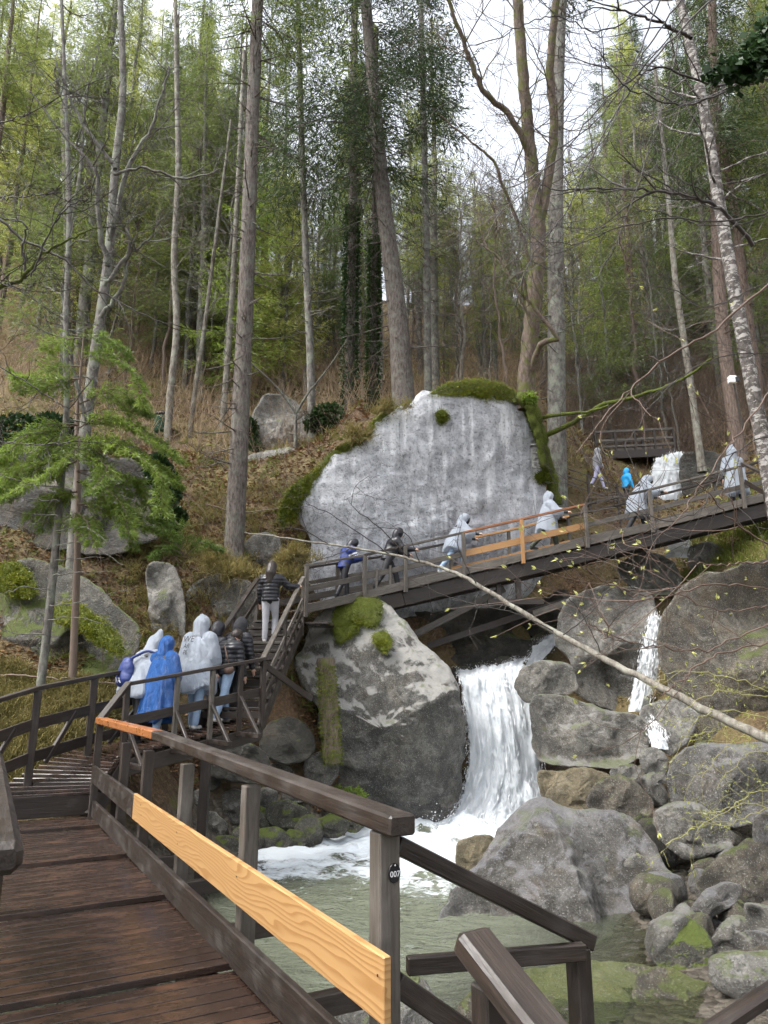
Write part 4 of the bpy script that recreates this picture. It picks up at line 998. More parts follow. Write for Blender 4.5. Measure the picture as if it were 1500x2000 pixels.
def branchy(p, d, L, r, rg, g, depth=3, k=7, wander=.16, up=.06, nchild=(3, 6), ang=(.5, 1.0), ratio=(.4, .7), minr=.004, sides=None, tips=None):
    d = np.asarray(d, float)/np.linalg.norm(d); P = [np.asarray(p, float)]
    for i in range(k):
        d = d+rg.normal(0, wander, 3)+np.array([0, 0, up]); d /= np.linalg.norm(d); P.append(P[-1]+d*L/k)
    P = np.array(P); rad = np.linspace(r, max(minr*.6, r*.35), k+1)
    g.tube(P, rad, sides or (7 if r > .05 else 4 if r > .015 else 3))
    if tips is not None and depth <= 1: tips.append((P[-1], d))
    if depth > 0:
        for _ in range(rg.integers(*nchild)):
            i = rg.integers(2, k+1); t = P[i]-P[i-1]; t /= np.linalg.norm(t)
            o = rg.normal(size=3); o -= t*(o@t); o /= np.linalg.norm(o)
            a = rg.uniform(*ang)
            branchy(P[i], t*math.cos(a)+o*math.sin(a), L*rg.uniform(*ratio), max(minr, rad[i]*rg.uniform(.45, .7)), rg, g, depth-1, max(4, k-1), wander, up, nchild, ang, ratio, minr, tips=tips)
    return P
TREES = []
def make_tree(name, base, wg, lg_, bark, leaf, label, cat='tree', group=None, local=True):
    e_ = empty(name, base, label, cat, group)
    off = np.asarray(base) if local else np.zeros(3)
    obj('trunk', wg.mesh('trunk', M[bark], off=off), e_)
    if lg_ is not None and lg_.n: obj('crown', lg_.mesh('crown', M[leaf], smooth=False, off=off), e_)
    return e_
def copy_tree(src, loc, rz, sc, label, group, mats=None):
    r = src.copy(); COL.objects.link(r); r.location = Vector(loc); r.rotation_euler = (random.uniform(-.04, .04), random.uniform(-.04, .04), rz); r.scale = (sc, sc, sc)
    r['label'] = label; r['group'] = group
    for ch in src.children:
        c = ch.copy(); COL.objects.link(c); c.parent = r
        if mats and ch.name.split('.')[0] in mats:
            c.material_slots[0].link = 'OBJECT'; c.material_slots[0].material = M[mats[ch.name.split('.')[0]]]
    return r
def hero(px, widths, depth, extra=6, n=40, flare=1.0):
    """world trunk path from pixels (base first); the trunk runs on above the frame by extra metres"""
    P = [pix(u, v, depth+(i*0)) for i, (u, v) in enumerate(px)]
    # keep a constant ground distance so that the trunk stands upright instead of leaning to the camera
    y0 = P[0][1]
    Q = []
    for u, v in px:
        r_ = RT*((u-750)/FPX)+UP*(-(v-1000)/FPX)+FW; Q.append(C0+r_*((y0-C0[1])/r_[1]))
    d = Q[-1]-Q[-2]; d /= np.linalg.norm(d); Q[0] = Q[0]-np.array([0, 0, .9 if len(px) > 3 else .3])
    if extra: Q.append(Q[-1]+d*extra)
    path = smooth_path(Q, n)
    wpx = np.interp(np.linspace(0, 1, n), np.linspace(0, 1, len(widths)), widths)
    # widths are given in metres (diameter)
    rad = wpx/2; rad[:3] *= np.array([1.25, 1.1, 1.03])
    return path, rad
rg = np.random.default_rng(21)
# tall spruces
p, r_ = hero([(456,1092),(470,800),(483,500),(492,250),(503,0)], [.52,.46,.42,.38,.34,.3], 17.6, 9, 50)
wg, lg_ = conifer(p, r_, .62, .99, 3.4, rg, .5, 4, .12, .12, (.28, .014), 6, .3)
make_tree('spruce_tree', p[0], wg, lg_, 'barkspruce', 'leafmid', 'tall straight spruce with bare dead branches standing left of the stairs')
p, r_ = hero([(792,790),(775,600),(750,400),(732,200),(714,0)], [.8,.62,.52,.45,.4,.34], 22.4, 9, 50)
wg, lg_ = conifer(p, r_, .36, .99, 4.2, rg, .5, 4, .1, .12, (.30, .016), 5, .55)
make_tree('spruce_tree', p[0], wg, lg_, 'barkspruce', 'leafdark', 'tall leaning dark spruce rising behind the rock face')
p, r_ = hero([(1086,960),(1087,700),(1086,400),(1090,150),(1096,0)], [.62,.56,.5,.46,.42,.36], 21.8, 8, 50)
wg, lg_ = conifer(p, r_, .72, .99, 3.0, rg, .6, 4, .14, .14, (.28, .02), 4, .4)
make_tree('spruce_tree', p[0], wg, lg_, 'barkgrey', 'leafdark', 'smooth grey spruce trunk right of the rock face')
p, r_ = hero([(1445,880),(1425,760),(1405,560),(1395,300),(1392,100)], [.58,.5,.45,.4,.32], 27, 9, 40)
wg, lg_ = conifer(p, r_, .4, .99, 3.6, rg, .5, 5, .2, .13, (.3, .016), 6, .5)
make_tree('spruce_tree', p[0], wg, lg_, 'barkpink', 'leafdark', 'thick spruce behind the mottled birch at right')
p, r_ = hero([(612,890),(606,700),(598,520),(590,300),(584,80)], [.3,.27,.24,.22,.18], 24, 8, 40)
wg, lg_ = conifer(p, r_, .42, .99, 2.8, rg, .45, 4, .2, .12, (.28, .016), 6, .6)
make_tree('spruce_tree', p[0], wg, lg_, 'barkgrey', 'leafdark', 'slim pale spruce trunk just left of the rock face')
p, r_ = hero([(836,765),(833,500),(828,250),(822,0)], [.3,.26,.22,.18], 26, 8, 40)
wg, lg_ = conifer(p, r_, .45, .99, 2.6, rg, .45, 4, .15, .12, (.26, .022), 4, .5)
make_tree('spruce_tree', p[0], wg, lg_, 'barkgrey', 'leafdark', 'slender pale spruce standing right of the leaning dark spruce')
# ivy trunks
for i, (px, wd, d, lab) in enumerate([([(682,815),(684,650),(688,450),(690,250)], [.42,.38,.34,.3], 27, 'ivy covered trunk left of the leaning dark spruce, the thicker one'), ([(727,800),(729,660),(731,500),(732,350)], [.34,.3,.27,.24], 28, 'ivy covered trunk nearest the leaning dark spruce, the thinner one')]):
    p, r_ = hero(px, wd, d, 8, 40); wg, lg_ = conifer(p, r_, .55, .99, 2.6, rg, .5, 4, .5, .13, (.28, .022), 4, .5)
    e_ = make_tree('ivy_tree', p[0], wg, lg_, 'barkspruce', 'leafmid', lab)
    G = Geo(); k_ = 5000; ii = rg.integers(0, 22, k_); th = rg.uniform(0, 6.28, k_); rr_ = r_[ii]+np.abs(rg.normal(.05, .06, k_))
    B = p[ii]+(p[ii+1]-p[ii])*rg.random((k_, 1))+np.c_[np.cos(th)*rr_, np.sin(th)*rr_, 0*th]
    D = np.c_[np.cos(th), np.sin(th), rg.normal(-.7, .4, k_)]; D /= np.linalg.norm(D, axis=1)[:, None]
    G.blades(B, D, .11, .04); o = obj('ivy', G.mesh('ivy', M['ivy'], False, off=p[0]), e_)
# birch at right
p, r_ = hero([(1512,960),(1478,800),(1440,600),(1405,400),(1372,200),(1328,0)], [.31,.29,.27,.24,.21,.18], 14.5, 4, 50)
G = Geo(); G.tube(p, r_, 12)
for i in range(16):
    k_ = rg.integers(20, 48); d = rg.normal(size=3); d[2] = abs(d[2])*.5+.1; d[0] -= .3; branchy(p[k_], d, rg.uniform(1.2, 2.8), .03, rg, G, 2, 7, .14, .02)
make_tree('birch_tree', p[0], G, None, 'barkbirch', None, 'leaning birch with mottled black and white bark at the right edge')
# forked mossy tree on the rock
G = Geo(); tr = lambda q, d=20.3: np.array([pix(u, v, d) for u, v in q])
def px_tube(g, q, d, r0, r1, n=24, sides=8, jit=0):
    if np.isscalar(d): d = [d]*len(q)
    P = smooth_path(np.array([pix(u, v, dd_) for (u, v), dd_ in zip(q, d)]), n)
    if jit: P[1:-1] += rg.normal(0, jit, (n-2, 3))
    g.tube(P, np.linspace(r0, r1, n), sides); return P
px_tube(G, [(1028,800),(1030,720),(1042,600),(1052,480),(1048,420)], 20.4, .26, .2, 30, 10, .012)
a1 = px_tube(G, [(1048,430),(1040,330),(1030,240),(1020,120),(1008,-40)], 20.4, .2, .14, 30, 9, .012)
a2 = px_tube(G, [(1054,440),(1075,320),(1082,240),(1075,120),(1090,-40)], [20.4, 20.3, 20.2, 20, 19.8], .15, .10, 30, 8, .012)
px_tube(G, [(1032,740),(1045,700),(1060,670),(1092,662)], [20.4, 20.1, 19.8, 19.6], .11, .07, 16, 7, .01)
b1 = px_tube(G, [(1090,664),(1060,620),(1030,585),(1000,550),(970,500),(930,470)], 19.6, .06, .02, 24, 6, .02)
px_tube(G, [(1046,560),(1020,460),(985,370),(960,310),(930,285),(860,225)], [20.4, 20.2, 20, 19.8, 19.7, 19.5], .07, .02, 30, 6, .02)
px_tube(G, [(1044,640),(1005,560)], 20.2, .05, .02, 8, 5)
c1 = px_tube(G, [(1045,330),(1020,270),(985,215),(945,180),(920,120),(900,70),(872,-10)], [20.4, 20.2, 20, 19.8, 19.6, 19.4, 19.2], .1, .05, 36, 7, .02)
for Pth in (a1, a2, b1, c1):
    for i in range(9):
        k_ = rg.integers(5, len(Pth)); d = rg.normal(size=3); d[2] = abs(d[2])*.8; branchy(Pth[k_], d, rg.uniform(1.0, 2.6), .022, rg, G, 2, 7, .16, .04, minr=.005)
e_ = make_tree('forked_tree', pix(1028, 800, 20.4), G, None, 'barkmoss', None, 'old forked tree with mossy limbs growing on top of the rock face')
G = Geo()
px_tube(G, [(1010,775),(1035,790),(1050,830),(1062,880),(1076,930),(1088,985)], [20.3, 20.2, 20.35, 20.6, 20.9, 21.0], .19, .16, 24, 9, .03)
px_tube(G, [(1030,790),(1052,850),(1058,910)], [20.1, 20.2, 20.4], .12, .1, 20, 8, .03)
px_tube(G, [(1058,815),(1110,808),(1160,802),(1190,790)], [20.3, 19.8, 19.3, 19], .06, .025, 20, 6, .012)
m_ = px_tube(G, [(1066,850),(1120,825),(1180,790),(1260,770),(1330,742),(1390,700)], [20.5, 20, 19.5, 19, 18.5, 18], .08, .025, 30, 6, .012)
o = obj('mossy_root', G.mesh('mossy_root', M['mossbark'], off=e_.location), e_)
# mossy low limbs: fuzz
def fuzz(points, nrm, L, Wd, mat, name, parent=None, label=None, spread=.4):
    G = Geo(); D = nrm+rng.normal(0, spread, points.shape); D /= np.linalg.norm(D, axis=1)[:, None]
    G.blades(points, D, L*rng.uniform(.5, 1.3, len(points)), Wd)
    off = np.array(parent.location) if parent else None
    o = obj(name, G.mesh(name, M[mat], False, off=off), parent); o['kind'] = 'stuff'; return o
# two bare trunks with twisting limbs near the left, in front of the slope
p, r_ = hero([(138,1180),(142,1100),(160,900),(182,720),(205,560),(215,470),(225,330),(240,180),(235,0)], [.31,.30,.28,.26,.24,.22,.2,.16,.12], 16.3, 3, 50)
G = Geo(); G.tube(p, r_, 9)
for (q, d, r0) in [([(210,520),(190,400),(185,330),(130,270),(60,180)], 14.4, .06), ([(215,470),(250,330),(300,240),(330,130)], 14.6, .06), ([(205,560),(255,480),(230,430)], 14.4, .05), ([(196,620),(240,560),(250,500),(290,470)], 14.5, .05), ([(170,830),(140,700),(120,560)], 14.5, .05), ([(225,330),(150,220),(110,120)], 14.2, .05), ([(222,340),(280,330),(360,350),(430,330)], 14.3, .03)]:
    P = px_tube(G, q, d, r0, .015, 20, 6, .015)
    for i in range(6):
        d_ = rg.normal(size=3); d_[2] = abs(d_[2])*.6; branchy(P[rg.integers(6, 20)], d_, rg.uniform(.6, 1.6), .016, rg, G, 2, 6, .18, .05)
make_tree('bare_tree', p[0], G, None, 'barkgrey', None, 'dark bare tree with crooked limbs behind the young spruce')
# thin pale trees
THIN = [([(78,1338),(98,1180),(118,960),(130,800),(128,640),(135,420),(128,200),(120,0)], [.16,.15,.13,.12,.11,.1,.08,.06], 12.6, 'thin pale trunk leaning beside the left boulder, with drooping dead twigs', 'barkgrey'),
 ([(328,875),(332,780),(345,640),(340,500),(348,330),(345,150)], [.3,.28,.26,.24,.2,.16], 25.5, 'pale lichen trunk beside the green litter bin', 'barkpole'),
 ([(368,865),(380,770),(398,650),(412,540),(430,400)], [.2,.18,.16,.14,.1], 26, 'slim white curved trunk right of the litter bin', 'barkpole'),
 ([(430,860),(440,760),(452,600),(462,420),(470,250)], [.26,.24,.22,.2,.16], 27, 'pale trunk close behind the tall straight spruce', 'barkpole'),
 ([(1366,872),(1350,760),(1335,660),(1318,540),(1308,420),(1296,300)], [.26,.24,.22,.2,.17,.13], 24, 'slim pale curved trunk rising beside the far footbridge', 'barkpole'),
 ([(1282,830),(1272,700),(1262,560),(1246,420),(1240,300)], [.2,.18,.16,.14,.1], 34, 'thin grey stem behind the far footbridge, left of the curved trunk', 'barkpole'),
 ([(740,790),(742,640),(738,480),(735,300)], [.3,.26,.22,.18], 30, 'white trunk between the ivy covered trunks and the leaning spruce', 'barkpole'),
 ([(125,740),(128,600),(132,480),(128,350)], [.4,.36,.32,.28], 30, 'forked white birch trunk on the left slope', 'barkpole'),
 ([(578,970),(577,880),(578,800)], [.14,.12,.1], 23.2, 'small forked sapling in front of the pale rock tower', 'barkgrey')]
for q, wd, d, lab, bk in THIN:
    p, r_ = hero(q, wd, d, 4 if len(q) > 3 else 0, 40); G = Geo(); G.tube(p, r_, 8)
    for i in range(14):
        k_ = rg.integers(14, 39); d_ = rg.normal(size=3); d_[2] = abs(d_[2])*.6
        branchy(p[k_], d_, rg.uniform(.7, 2.4)*wd[0]*4, .02, rg, G, 2, 6, .15, .05)
    if 'sapling' in lab:
        px_tube(G, [(578,808),(560,780),(530,745),(490,710),(455,690)], 23.1, .05, .012, 16, 5, .01); px_tube(G, [(578,808),(600,770),(640,720),(680,660)], 23.1, .05, .012, 16, 5, .01)
    if 'drooping' in lab:
        for vv in np.linspace(950, 1240, 11):
            b = np.array([np.interp(vv, [960, 1180, 1338], [118, 98, 78]), vv]); sg = rg.choice([-1, 1])
            px_tube(G, [tuple(b), (b[0]+sg*60, b[1]-5), (b[0]+sg*rg.uniform(90, 190), b[1]+rg.uniform(-40, 40))], [12.6, 12.4, 12.2], .012, .004, 12, 4, .012)
    make_tree('thin_tree', p[0], G, None, bk, None, lab)
# young green spruce in front of the left boulder: built from layered boughs
p, r_ = hero([(146,1345),(150,1120),(152,960),(150,820),(158,720),(165,640)], [.15,.13,.11,.08,.05,.02], 13.2, 0, 30)
wg, lg_ = Geo(), Geo(); wg.tube(p, r_, 7)
def bough(g, lf, q, d, r0, rg, tw=.45, nb=9, bl=(.11, .007), sp=.042):
    P = px_tube(g, q, d, r0, .004, 22, 4, .008); T = np.gradient(P, axis=0); T /= np.linalg.norm(T, axis=1)[:, None]
    L = np.linalg.norm(np.diff(P, axis=0), axis=1).sum(); m = int(L/sp); s = np.linspace(.12, 1, m)*21
    i = np.minimum(s.astype(int), 20); f = (s-i)[:, None]; Q = P[i]*(1-f)+P[i+1]*f; TT = T[i]
    side = np.cross(TT, [0, 0, 1.]); side /= np.linalg.norm(side, axis=1)[:, None]
    for sg in (-1, 1):
        tl = (tw*(1.05-s/21)**.6*rg.uniform(.5, 1.1, m))[:, None]+.06
        TD = side*sg*rg.uniform(.5, 1, (m, 1))+TT*rg.uniform(.4, .9, (m, 1))+np.array([0, 0, -1])*rg.uniform(-.05, .5, (m, 1)); TD /= np.linalg.norm(TD, axis=1)[:, None]
        for a_, l_ in zip(Q[::2], (TD*tl)[::2]): g.tube(np.array([a_, a_+l_*.5, a_+l_]), [.004, .003, .002], 3)
        for j in range(nb*2):
            w_ = rg.uniform(.05, 1, (m, 1)); B = Q+TD*tl*w_
            D = TD+rg.normal(0, .55, (m, 3)); D /= np.linalg.norm(D, axis=1)[:, None]
            lf.blades(B, D, bl[0]*rg.uniform(.6, 1.3, m), bl[1]*rg.uniform(.7, 1.3, m))
BO = [([(160,660),(120,665),(95,680)]),([(160,655),(210,660),(250,690)]),([(158,700),(210,690),(262,730),(280,790)]),([(158,715),(100,720),(40,760)]),([(155,740),(90,740),(30,735)]),([(155,790),(220,760),(270,790),(285,800)]),
 ([(152,830),(90,830),(30,870),(0,900)]),([(152,835),(220,815),(290,845),(335,880)]),([(152,850),(100,870),(30,930),(0,960)]),([(150,870),(230,860),(300,900),(340,930)]),([(150,900),(80,910),(20,970)]),([(150,920),(220,920),(270,950),(300,1010)]),
 ([(150,940),(200,950),(240,990),(250,1040)]),([(150,960),(110,970),(60,1010)]),([(152,880),(180,880),(190,930)]),([(150,985),(210,985),(280,1010),(320,1020)]),([(152,845),(130,880),(100,930)]),([(150,1000),(170,1020),(180,1060)]),([(152,860),(260,880),(310,930),(325,985)])]
BO = BO+[[(a+rg.normal(0, 14), b+rg.normal(8, 14)) if i else (a, b) for i, (a, b) in enumerate(q)] for q in BO[4:]]
for q in BO:
    dd_ = 13.2+rg.uniform(-1.0, .5); bough(wg, lg_, q, [13.2]+[13.2+(dd_-13.2)*(i+1)/(len(q)-1) for i in range(len(q)-1)], .016, rg)
make_tree('young_spruce', p[0], wg, lg_, 'twig', 'leafyoung', 'young spruce with bright green layered boughs at the left')
# evergreen bough over the crag beside the tall spruce
wg, lg_ = Geo(), Geo()
for q in [[(360,1085),(330,1040),(290,1030)], [(360,1085),(330,1070),(300,1085)], [(362,1085),(390,1060),(430,1070)], [(360,1080),(350,1030),(320,990)]]:
    bough(wg, lg_, q, 15.8, .012, rg, .35)
make_tree('spruce_sapling', pix(362, 1095, 15.9), wg, lg_, 'twig', 'leafyoung', 'small spruce sapling above the white streaked rock')

# ---- background forest: prototypes
PROTO = []
for i in range(5):
    rgp = np.random.default_rng(100+i); H = 27; n = 36
    path = np.zeros((n, 3)); path[:, 2] = np.linspace(-.5, H, n); path[:, 0] = np.cumsum(rgp.normal(0, .03, n)); path[:, 1] = np.cumsum(rgp.normal(0, .03, n))
    rad = np.linspace(.24+.05*(i % 3), .03, n)
    wg, lg_ = conifer(path, rad, [.30, .45, .36, .22, .5][i], .995, [3.0, 2.6, 3.2, 2.7, 3.0][i], rgp, .52, 5, [.1, .18, .15, .08, .2][i],   .15, (.34, .017), 6, [.5, .35, .6, .4, .25][i], gap=.36)
    PROTO.append((f'spruce{i}', wg, lg_))
for i in range(3):      # lower, bushier conifers with needles almost to the ground
    rgp = np.random.default_rng(140+i); H = 13; n = 30
    path = np.zeros((n, 3)); path[:, 2] = np.linspace(-.4, H, n); path[:, 0] = np.cumsum(rgp.normal(0, .04, n)); path[:, 1] = np.cumsum(rgp.normal(0, .04, n))
    wg, lg_ = conifer(path, np.linspace(.13, .015, n), [.12, .2, .3][i], .995, [2.6, 2.9, 3.2][i], rgp, .42, 4, .08, .12, (.26, .014), 6, .2, gap=.3)
    PROTO.append((f'young{i}', wg, lg_))
BARE = []
for i in range(3):
    rgp = np.random.default_rng(200+i); G = Geo(); H = 15; n = 26
    path = np.zeros((n, 3)); path[:, 2] = np.linspace(-.4, H, n); path[:, 0] = np.cumsum(rgp.normal(0, .07, n)); path[:, 1] = np.cumsum(rgp.normal(0, .07, n))
    G.tube(path, np.linspace(.13, .02, n), 7)
    for j in range(26):
        k_ = rgp.integers(7, 25); d = rgp.normal(size=3); d[2] = abs(d[2])*.7+.2; branchy(path[k_], d, rgp.uniform(1.4, 3.4), .03, rgp, G, 2, 6, .14, .06, (3, 6), minr=.008)
    BARE.append(G)
firstp = {}
def place(kind, i, x, y, sc, label, group, mats):
    z = float(terr(x, y)[0]); key = (kind, i)
    if key not in firstp:
        if kind == 's': e_ = make_tree('spruce_tree', (0, 0, 0), PROTO[i][1], PROTO[i][2], 'barkspruce', 'leafdark', label, 'tree', group)
        else: e_ = make_tree('bare_tree', (0, 0, 0), BARE[i], None, 'barkgrey', None, label, 'tree', group)
        firstp[key] = e_
        e_.location = Vector((x, y, z)); e_.scale = (sc, sc, sc)
        for ch in e_.children:
            b = ch.name.split('.')[0]
            if mats and b in mats:
                ch.material_slots[0].link = 'OBJECT'; ch.material_slots[0].material = M[mats[b]]
        return e_
    return copy_tree(firstp[key], (x, y, z), random.uniform(0, 6.28), sc, label, group, mats)
# scatter positions: dense left, open sky gap in the middle right
rp_ = np.random.default_rng(77); pts = []
def try_pts(n, ulo, uhi, ylo, yhi, mind):
    c = 0; tries = 0
    while c < n and tries < 4000:
        tries += 1
        u = rp_.uniform(ulo, uhi); y = rp_.uniform(ylo, yhi); x = (u-750)/FPX*y*1.0
        if all(math.hypot(x-a, y-b) > mind for a, b, *_ in pts): pts.append((x, y, u)); c += 1
try_pts(42, -180, 470, 27, 62, 2.1)
try_pts(16, 470, 860, 30, 66, 2.6)
try_pts(16, 860, 1180, 32, 80, 2.6)
try_pts(30, 1180, 1700, 28, 66, 2.4)
try_pts(34, 480, 1260, 52, 96, 2.6)
try_pts(14, 820, 1100, 30, 56, 2.0)
sp_ = []
for j, (x, y, u) in enumerate(pts):
    z = float(terr(x, y)[0]); uu, vv, dd_ = proj((x, y, z+2.0)); sp_.append((uu, x, y, u))
zones = {'left': [], 'middle': [], 'right': []}
for q in sorted(sp_):
    zones['left' if q[3] < 470 else 'middle' if q[3] < 1180 else 'right'].append(q)
zname = {'left': 'on the left slope', 'middle': 'behind the rock face', 'right': 'on the right slope'}
for zn, L in zones.items():
    for j, (uu, x, y, u) in enumerate(L):
        near = y < 38
        lf = rp_.choice(['leafdark', 'leafmid', 'leafyel'], p=[.1, .35, .55] if zn == 'left' else [.3, .4, .3] if zn == 'middle' else [.5, .35, .15])
        bk = rp_.choice(['barkspruce', 'barkpink', 'barkgrey'])
        adj = {'leafdark': 'dark green', 'leafmid': 'mid green', 'leafyel': 'yellow green'}[lf]
        place('s', int(rp_.integers(0, 5)), x, y, rp_.uniform(.7, 1.05)*(.55 if zn == 'middle' and (y > 50 or u > 860) else .6 if 1180 < u < 1300 and y > 45 else 1), f'{adj} background spruce {zname[zn]}, {ordw(j+1)} from the left there', 'background spruces', {'trunk': bk, 'crown': lf})
pts3 = []
def try3(n, ulo, uhi, ylo, yhi):
    for _ in range(n):
        u = rp_.uniform(ulo, uhi); y = rp_.uniform(ylo, yhi); pts3.append(((u-750)/FPX*y, y, u))
try3(17, -60, 470, 24, 40); try3(7, 480, 860, 27, 45); try3(14, 1120, 1600, 26, 45)
z3 = {'left': [], 'middle': [], 'right': []}
for x, y, u in pts3: z3['left' if u < 475 else 'middle' if u < 1000 else 'right'].append((proj((x, y, float(terr(x, y)[0])+2))[0], x, y))
for zn, L in z3.items():
    for j, (uu, x, y) in enumerate(sorted(L)):
        lf = rp_.choice(['leafmid', 'leafyel', 'leafyoung'], p=[.3, .5, .2] if zn != 'right' else [.6, .2, .2])
        adj = {'leafyoung': 'fresh green', 'leafmid': 'mid green', 'leafyel': 'yellow green'}[lf]
        place('s', 5+int(rp_.integers(0, 3)), x, y, rp_.uniform(.75, 1.3), f'{adj} low bushy conifer {zname[zn]}, {ordw(j+1)} from the left there', 'low conifers on the slope', {'trunk': 'barkgrey', 'crown': lf})
pts2 = []
def try2(n, ulo, uhi, ylo, yhi):
    for _ in range(n):
        u = rp_.uniform(ulo, uhi); y = rp_.uniform(ylo, yhi); pts2.append(((u-750)/FPX*y, y, u))
try2(30, -60, 470, 24, 50); try2(22, 500, 1000, 28, 55); try2(16, 800, 1060, 28, 60); try2(34, 1090, 1650, 25, 52)
z2 = {'left': [], 'middle': [], 'right': []}
for x, y, u in pts2:
    uu = proj((x, y, float(terr(x, y)[0])+2))[0]; z2['left' if u < 480 else 'middle' if u < 1000 else 'right'].append((uu, x, y))
for zn, L in z2.items():
    for j, (uu, x, y) in enumerate(sorted(L)):
        place('b', int(rp_.integers(0, 3)), x, y, rp_.uniform(.45, 1.0), f'leafless thin tree {zname[zn]}, {ordw(j+1)} from the left there', 'leafless trees on the slope', {'trunk': rp_.choice(['barkgrey', 'barkpole', 'twig'])})
# ------------------------------------------------------------------ people
def cap_mesh(p0, r0, p1, r1, seg=12):
    p0 = np.asarray(p0, float); p1 = np.asarray(p1, float); d = p1-p0; L = np.linalg.norm(d); d = d/L if L > 1e-6 else np.array([0, 0, 1.])
    a = np.cross(d, [1., 0, 0] if abs(d[0]) < .8 else [0, 1., 0]); a /= np.linalg.norm(a); b = np.cross(d, a)
    rings = []
    for t in np.linspace(-math.pi/2, 0, 5): rings.append((p0+d*r0*math.sin(t), r0*math.cos(t)))
    for t in np.linspace(0, math.pi/2, 5): rings.append((p1+d*r1*math.sin(t), r1*math.cos(t)))
    th = np.arange(seg)*2*math.pi/seg; V = []
    for c, r in rings:
        r = max(r, 1e-4); V.append(c+r*(np.outer(np.cos(th), a)+np.outer(np.sin(th), b)))
    V = np.concatenate(V); F = []
    for k in range(len(rings)-1):
        for j in range(seg): F.append((k*seg+j, k*seg+(j+1) % seg, (k+1)*seg+(j+1) % seg, (k+1)*seg+j))
    F.append(tuple(range(seg-1, -1, -1))); F.append(tuple(range((len(rings)-1)*seg, len(rings)*seg)))
    return V, F
def ell_mesh(c, r, rot=None):
    V, F = cap_mesh((0, 0, -1e-4), 1, (0, 0, 1e-4), 1, 18); V = V*np.asarray(r)
    if rot is not None: V = V@np.array(rot).T
    return V+np.asarray(c), F
def loft(rings, seg=40):
    """rings: list of (center, rx, ry); closed solid"""
    th = np.arange(seg)*2*math.pi/seg; V = []; F = []
    for c, rx, ry in rings: V.append(np.asarray(c)+np.c_[rx*np.cos(th), ry*np.sin(th), 0*th])
    V = np.concatenate(V)
    for k in range(len(rings)-1):
        for j in range(seg): F.append((k*seg+j, k*seg+(j+1) % seg, (k+1)*seg+(j+1) % seg, (k+1)*seg+j))
    F.append(tuple(range(seg-1, -1, -1))); F.append(tuple(range((len(rings)-1)*seg, len(rings)*seg)))
    return V, F
def remesh(parts, voxel, it=4):
    V = []; F = []; n = 0
    for v, f in parts:
        V.append(v); F += [tuple(i+n for i in q) for q in f]; n += len(v)
    me = bpy.data.meshes.new('tmp'); me.from_pydata([tuple(map(float, q)) for q in np.concatenate(V)], [], F); me.update()
    o = bpy.data.objects.new('tmp', me); COL.objects.link(o)
    m = o.modifiers.new('r', 'REMESH'); m.mode = 'VOXEL'; m.voxel_size = voxel; m.use_smooth_shade = True
    s = o.modifiers.new('s', 'SMOOTH'); s.factor = .5; s.iterations = it
    dg = bpy.context.evaluated_depsgraph_get(); res = bpy.data.meshes.new_from_object(o.evaluated_get(dg))
    bpy.data.objects.remove(o); bpy.data.meshes.remove(me)
    n = len(res.vertices); co = np.empty(n*3, np.float32); res.vertices.foreach_get('co', co)
    return res, co.reshape(-1, 3).astype(float)
def setco(me, co): me.vertices.foreach_set('co', co.astype(np.float32).ravel()); me.update()
def normals(me):
    n = np.empty(len(me.vertices)*3, np.float32); me.vertices.foreach_get('normal', n); return n.reshape(-1, 3).astype(float)
def mat_poncho(name, c, alpha):
    k = N(name); v = k.coord('Object'); n = k.noise(k.coord('Object', (7, 7, 3)), 1.9, 8, .68, 2.2)
    col = k.mix(n, tuple(x*.82 for x in c), c)
    s = k.pbr(col, .32, k.bump(n, 1.0, .12), .5)
    tr = k.n('BsdfTranslucent', {'Color': (*c, 1)}).outputs[0]
    s = k.n('MixShader', {0: .25, 1: s, 2: tr}).outputs[0]
    if alpha < 1:
        t = k.n('BsdfTransparent', {'Color': (.92, .95, 1, 1)}).outputs[0]; s = k.n('MixShader', {0: alpha, 1: t, 2: s}).outputs[0]
    return k.end(s)
M['poncho'] = mat_poncho('translucent white rain poncho', (.70, .77, .87), .84)
M['bluep'] = mat_poncho('blue rain poncho', (.045, .18, .56), 1)
M['skin'] = mat_plain('skin', (.55, .34, .25), .55, bump=.05)
M['hair'] = mat_plain('dark brown hair', (.025, .017, .013), .45, scale=40)
M['blackcloth'] = mat_plain('black quilted nylon', (.016, .016, .02), .38, bump=.3)
M['darkcloth'] = mat_plain('charcoal cloth', (.03, .03, .033), .8)
M['navy'] = mat_plain('navy jacket', (.015, .03, .13), .55)
M['jeans'] = mat_plain('light blue denim', (.28, .38, .52), .85, scale=14)
M['greycloth'] = mat_plain('grey leggings', (.33, .33, .35), .85)
M['olive'] = mat_plain('dark olive trousers', (.045, .05, .035), .8)
M['lilac'] = mat_plain('pale lilac trousers', (.45, .43, .6), .8)
M['shoe'] = mat_plain('pale trainers', (.6, .58, .55), .6)
M['darkshoe'] = mat_plain('dark shoes', (.03, .03, .03), .5)
M['palegreen'] = mat_plain('pale rubber boots', (.5, .54, .42), .5)
M['brightblue'] = mat_plain('bright blue jacket', (.03, .40, .85), .5)
M['redcloth'] = mat_plain('dusty red cloth', (.35, .10, .07), .8)
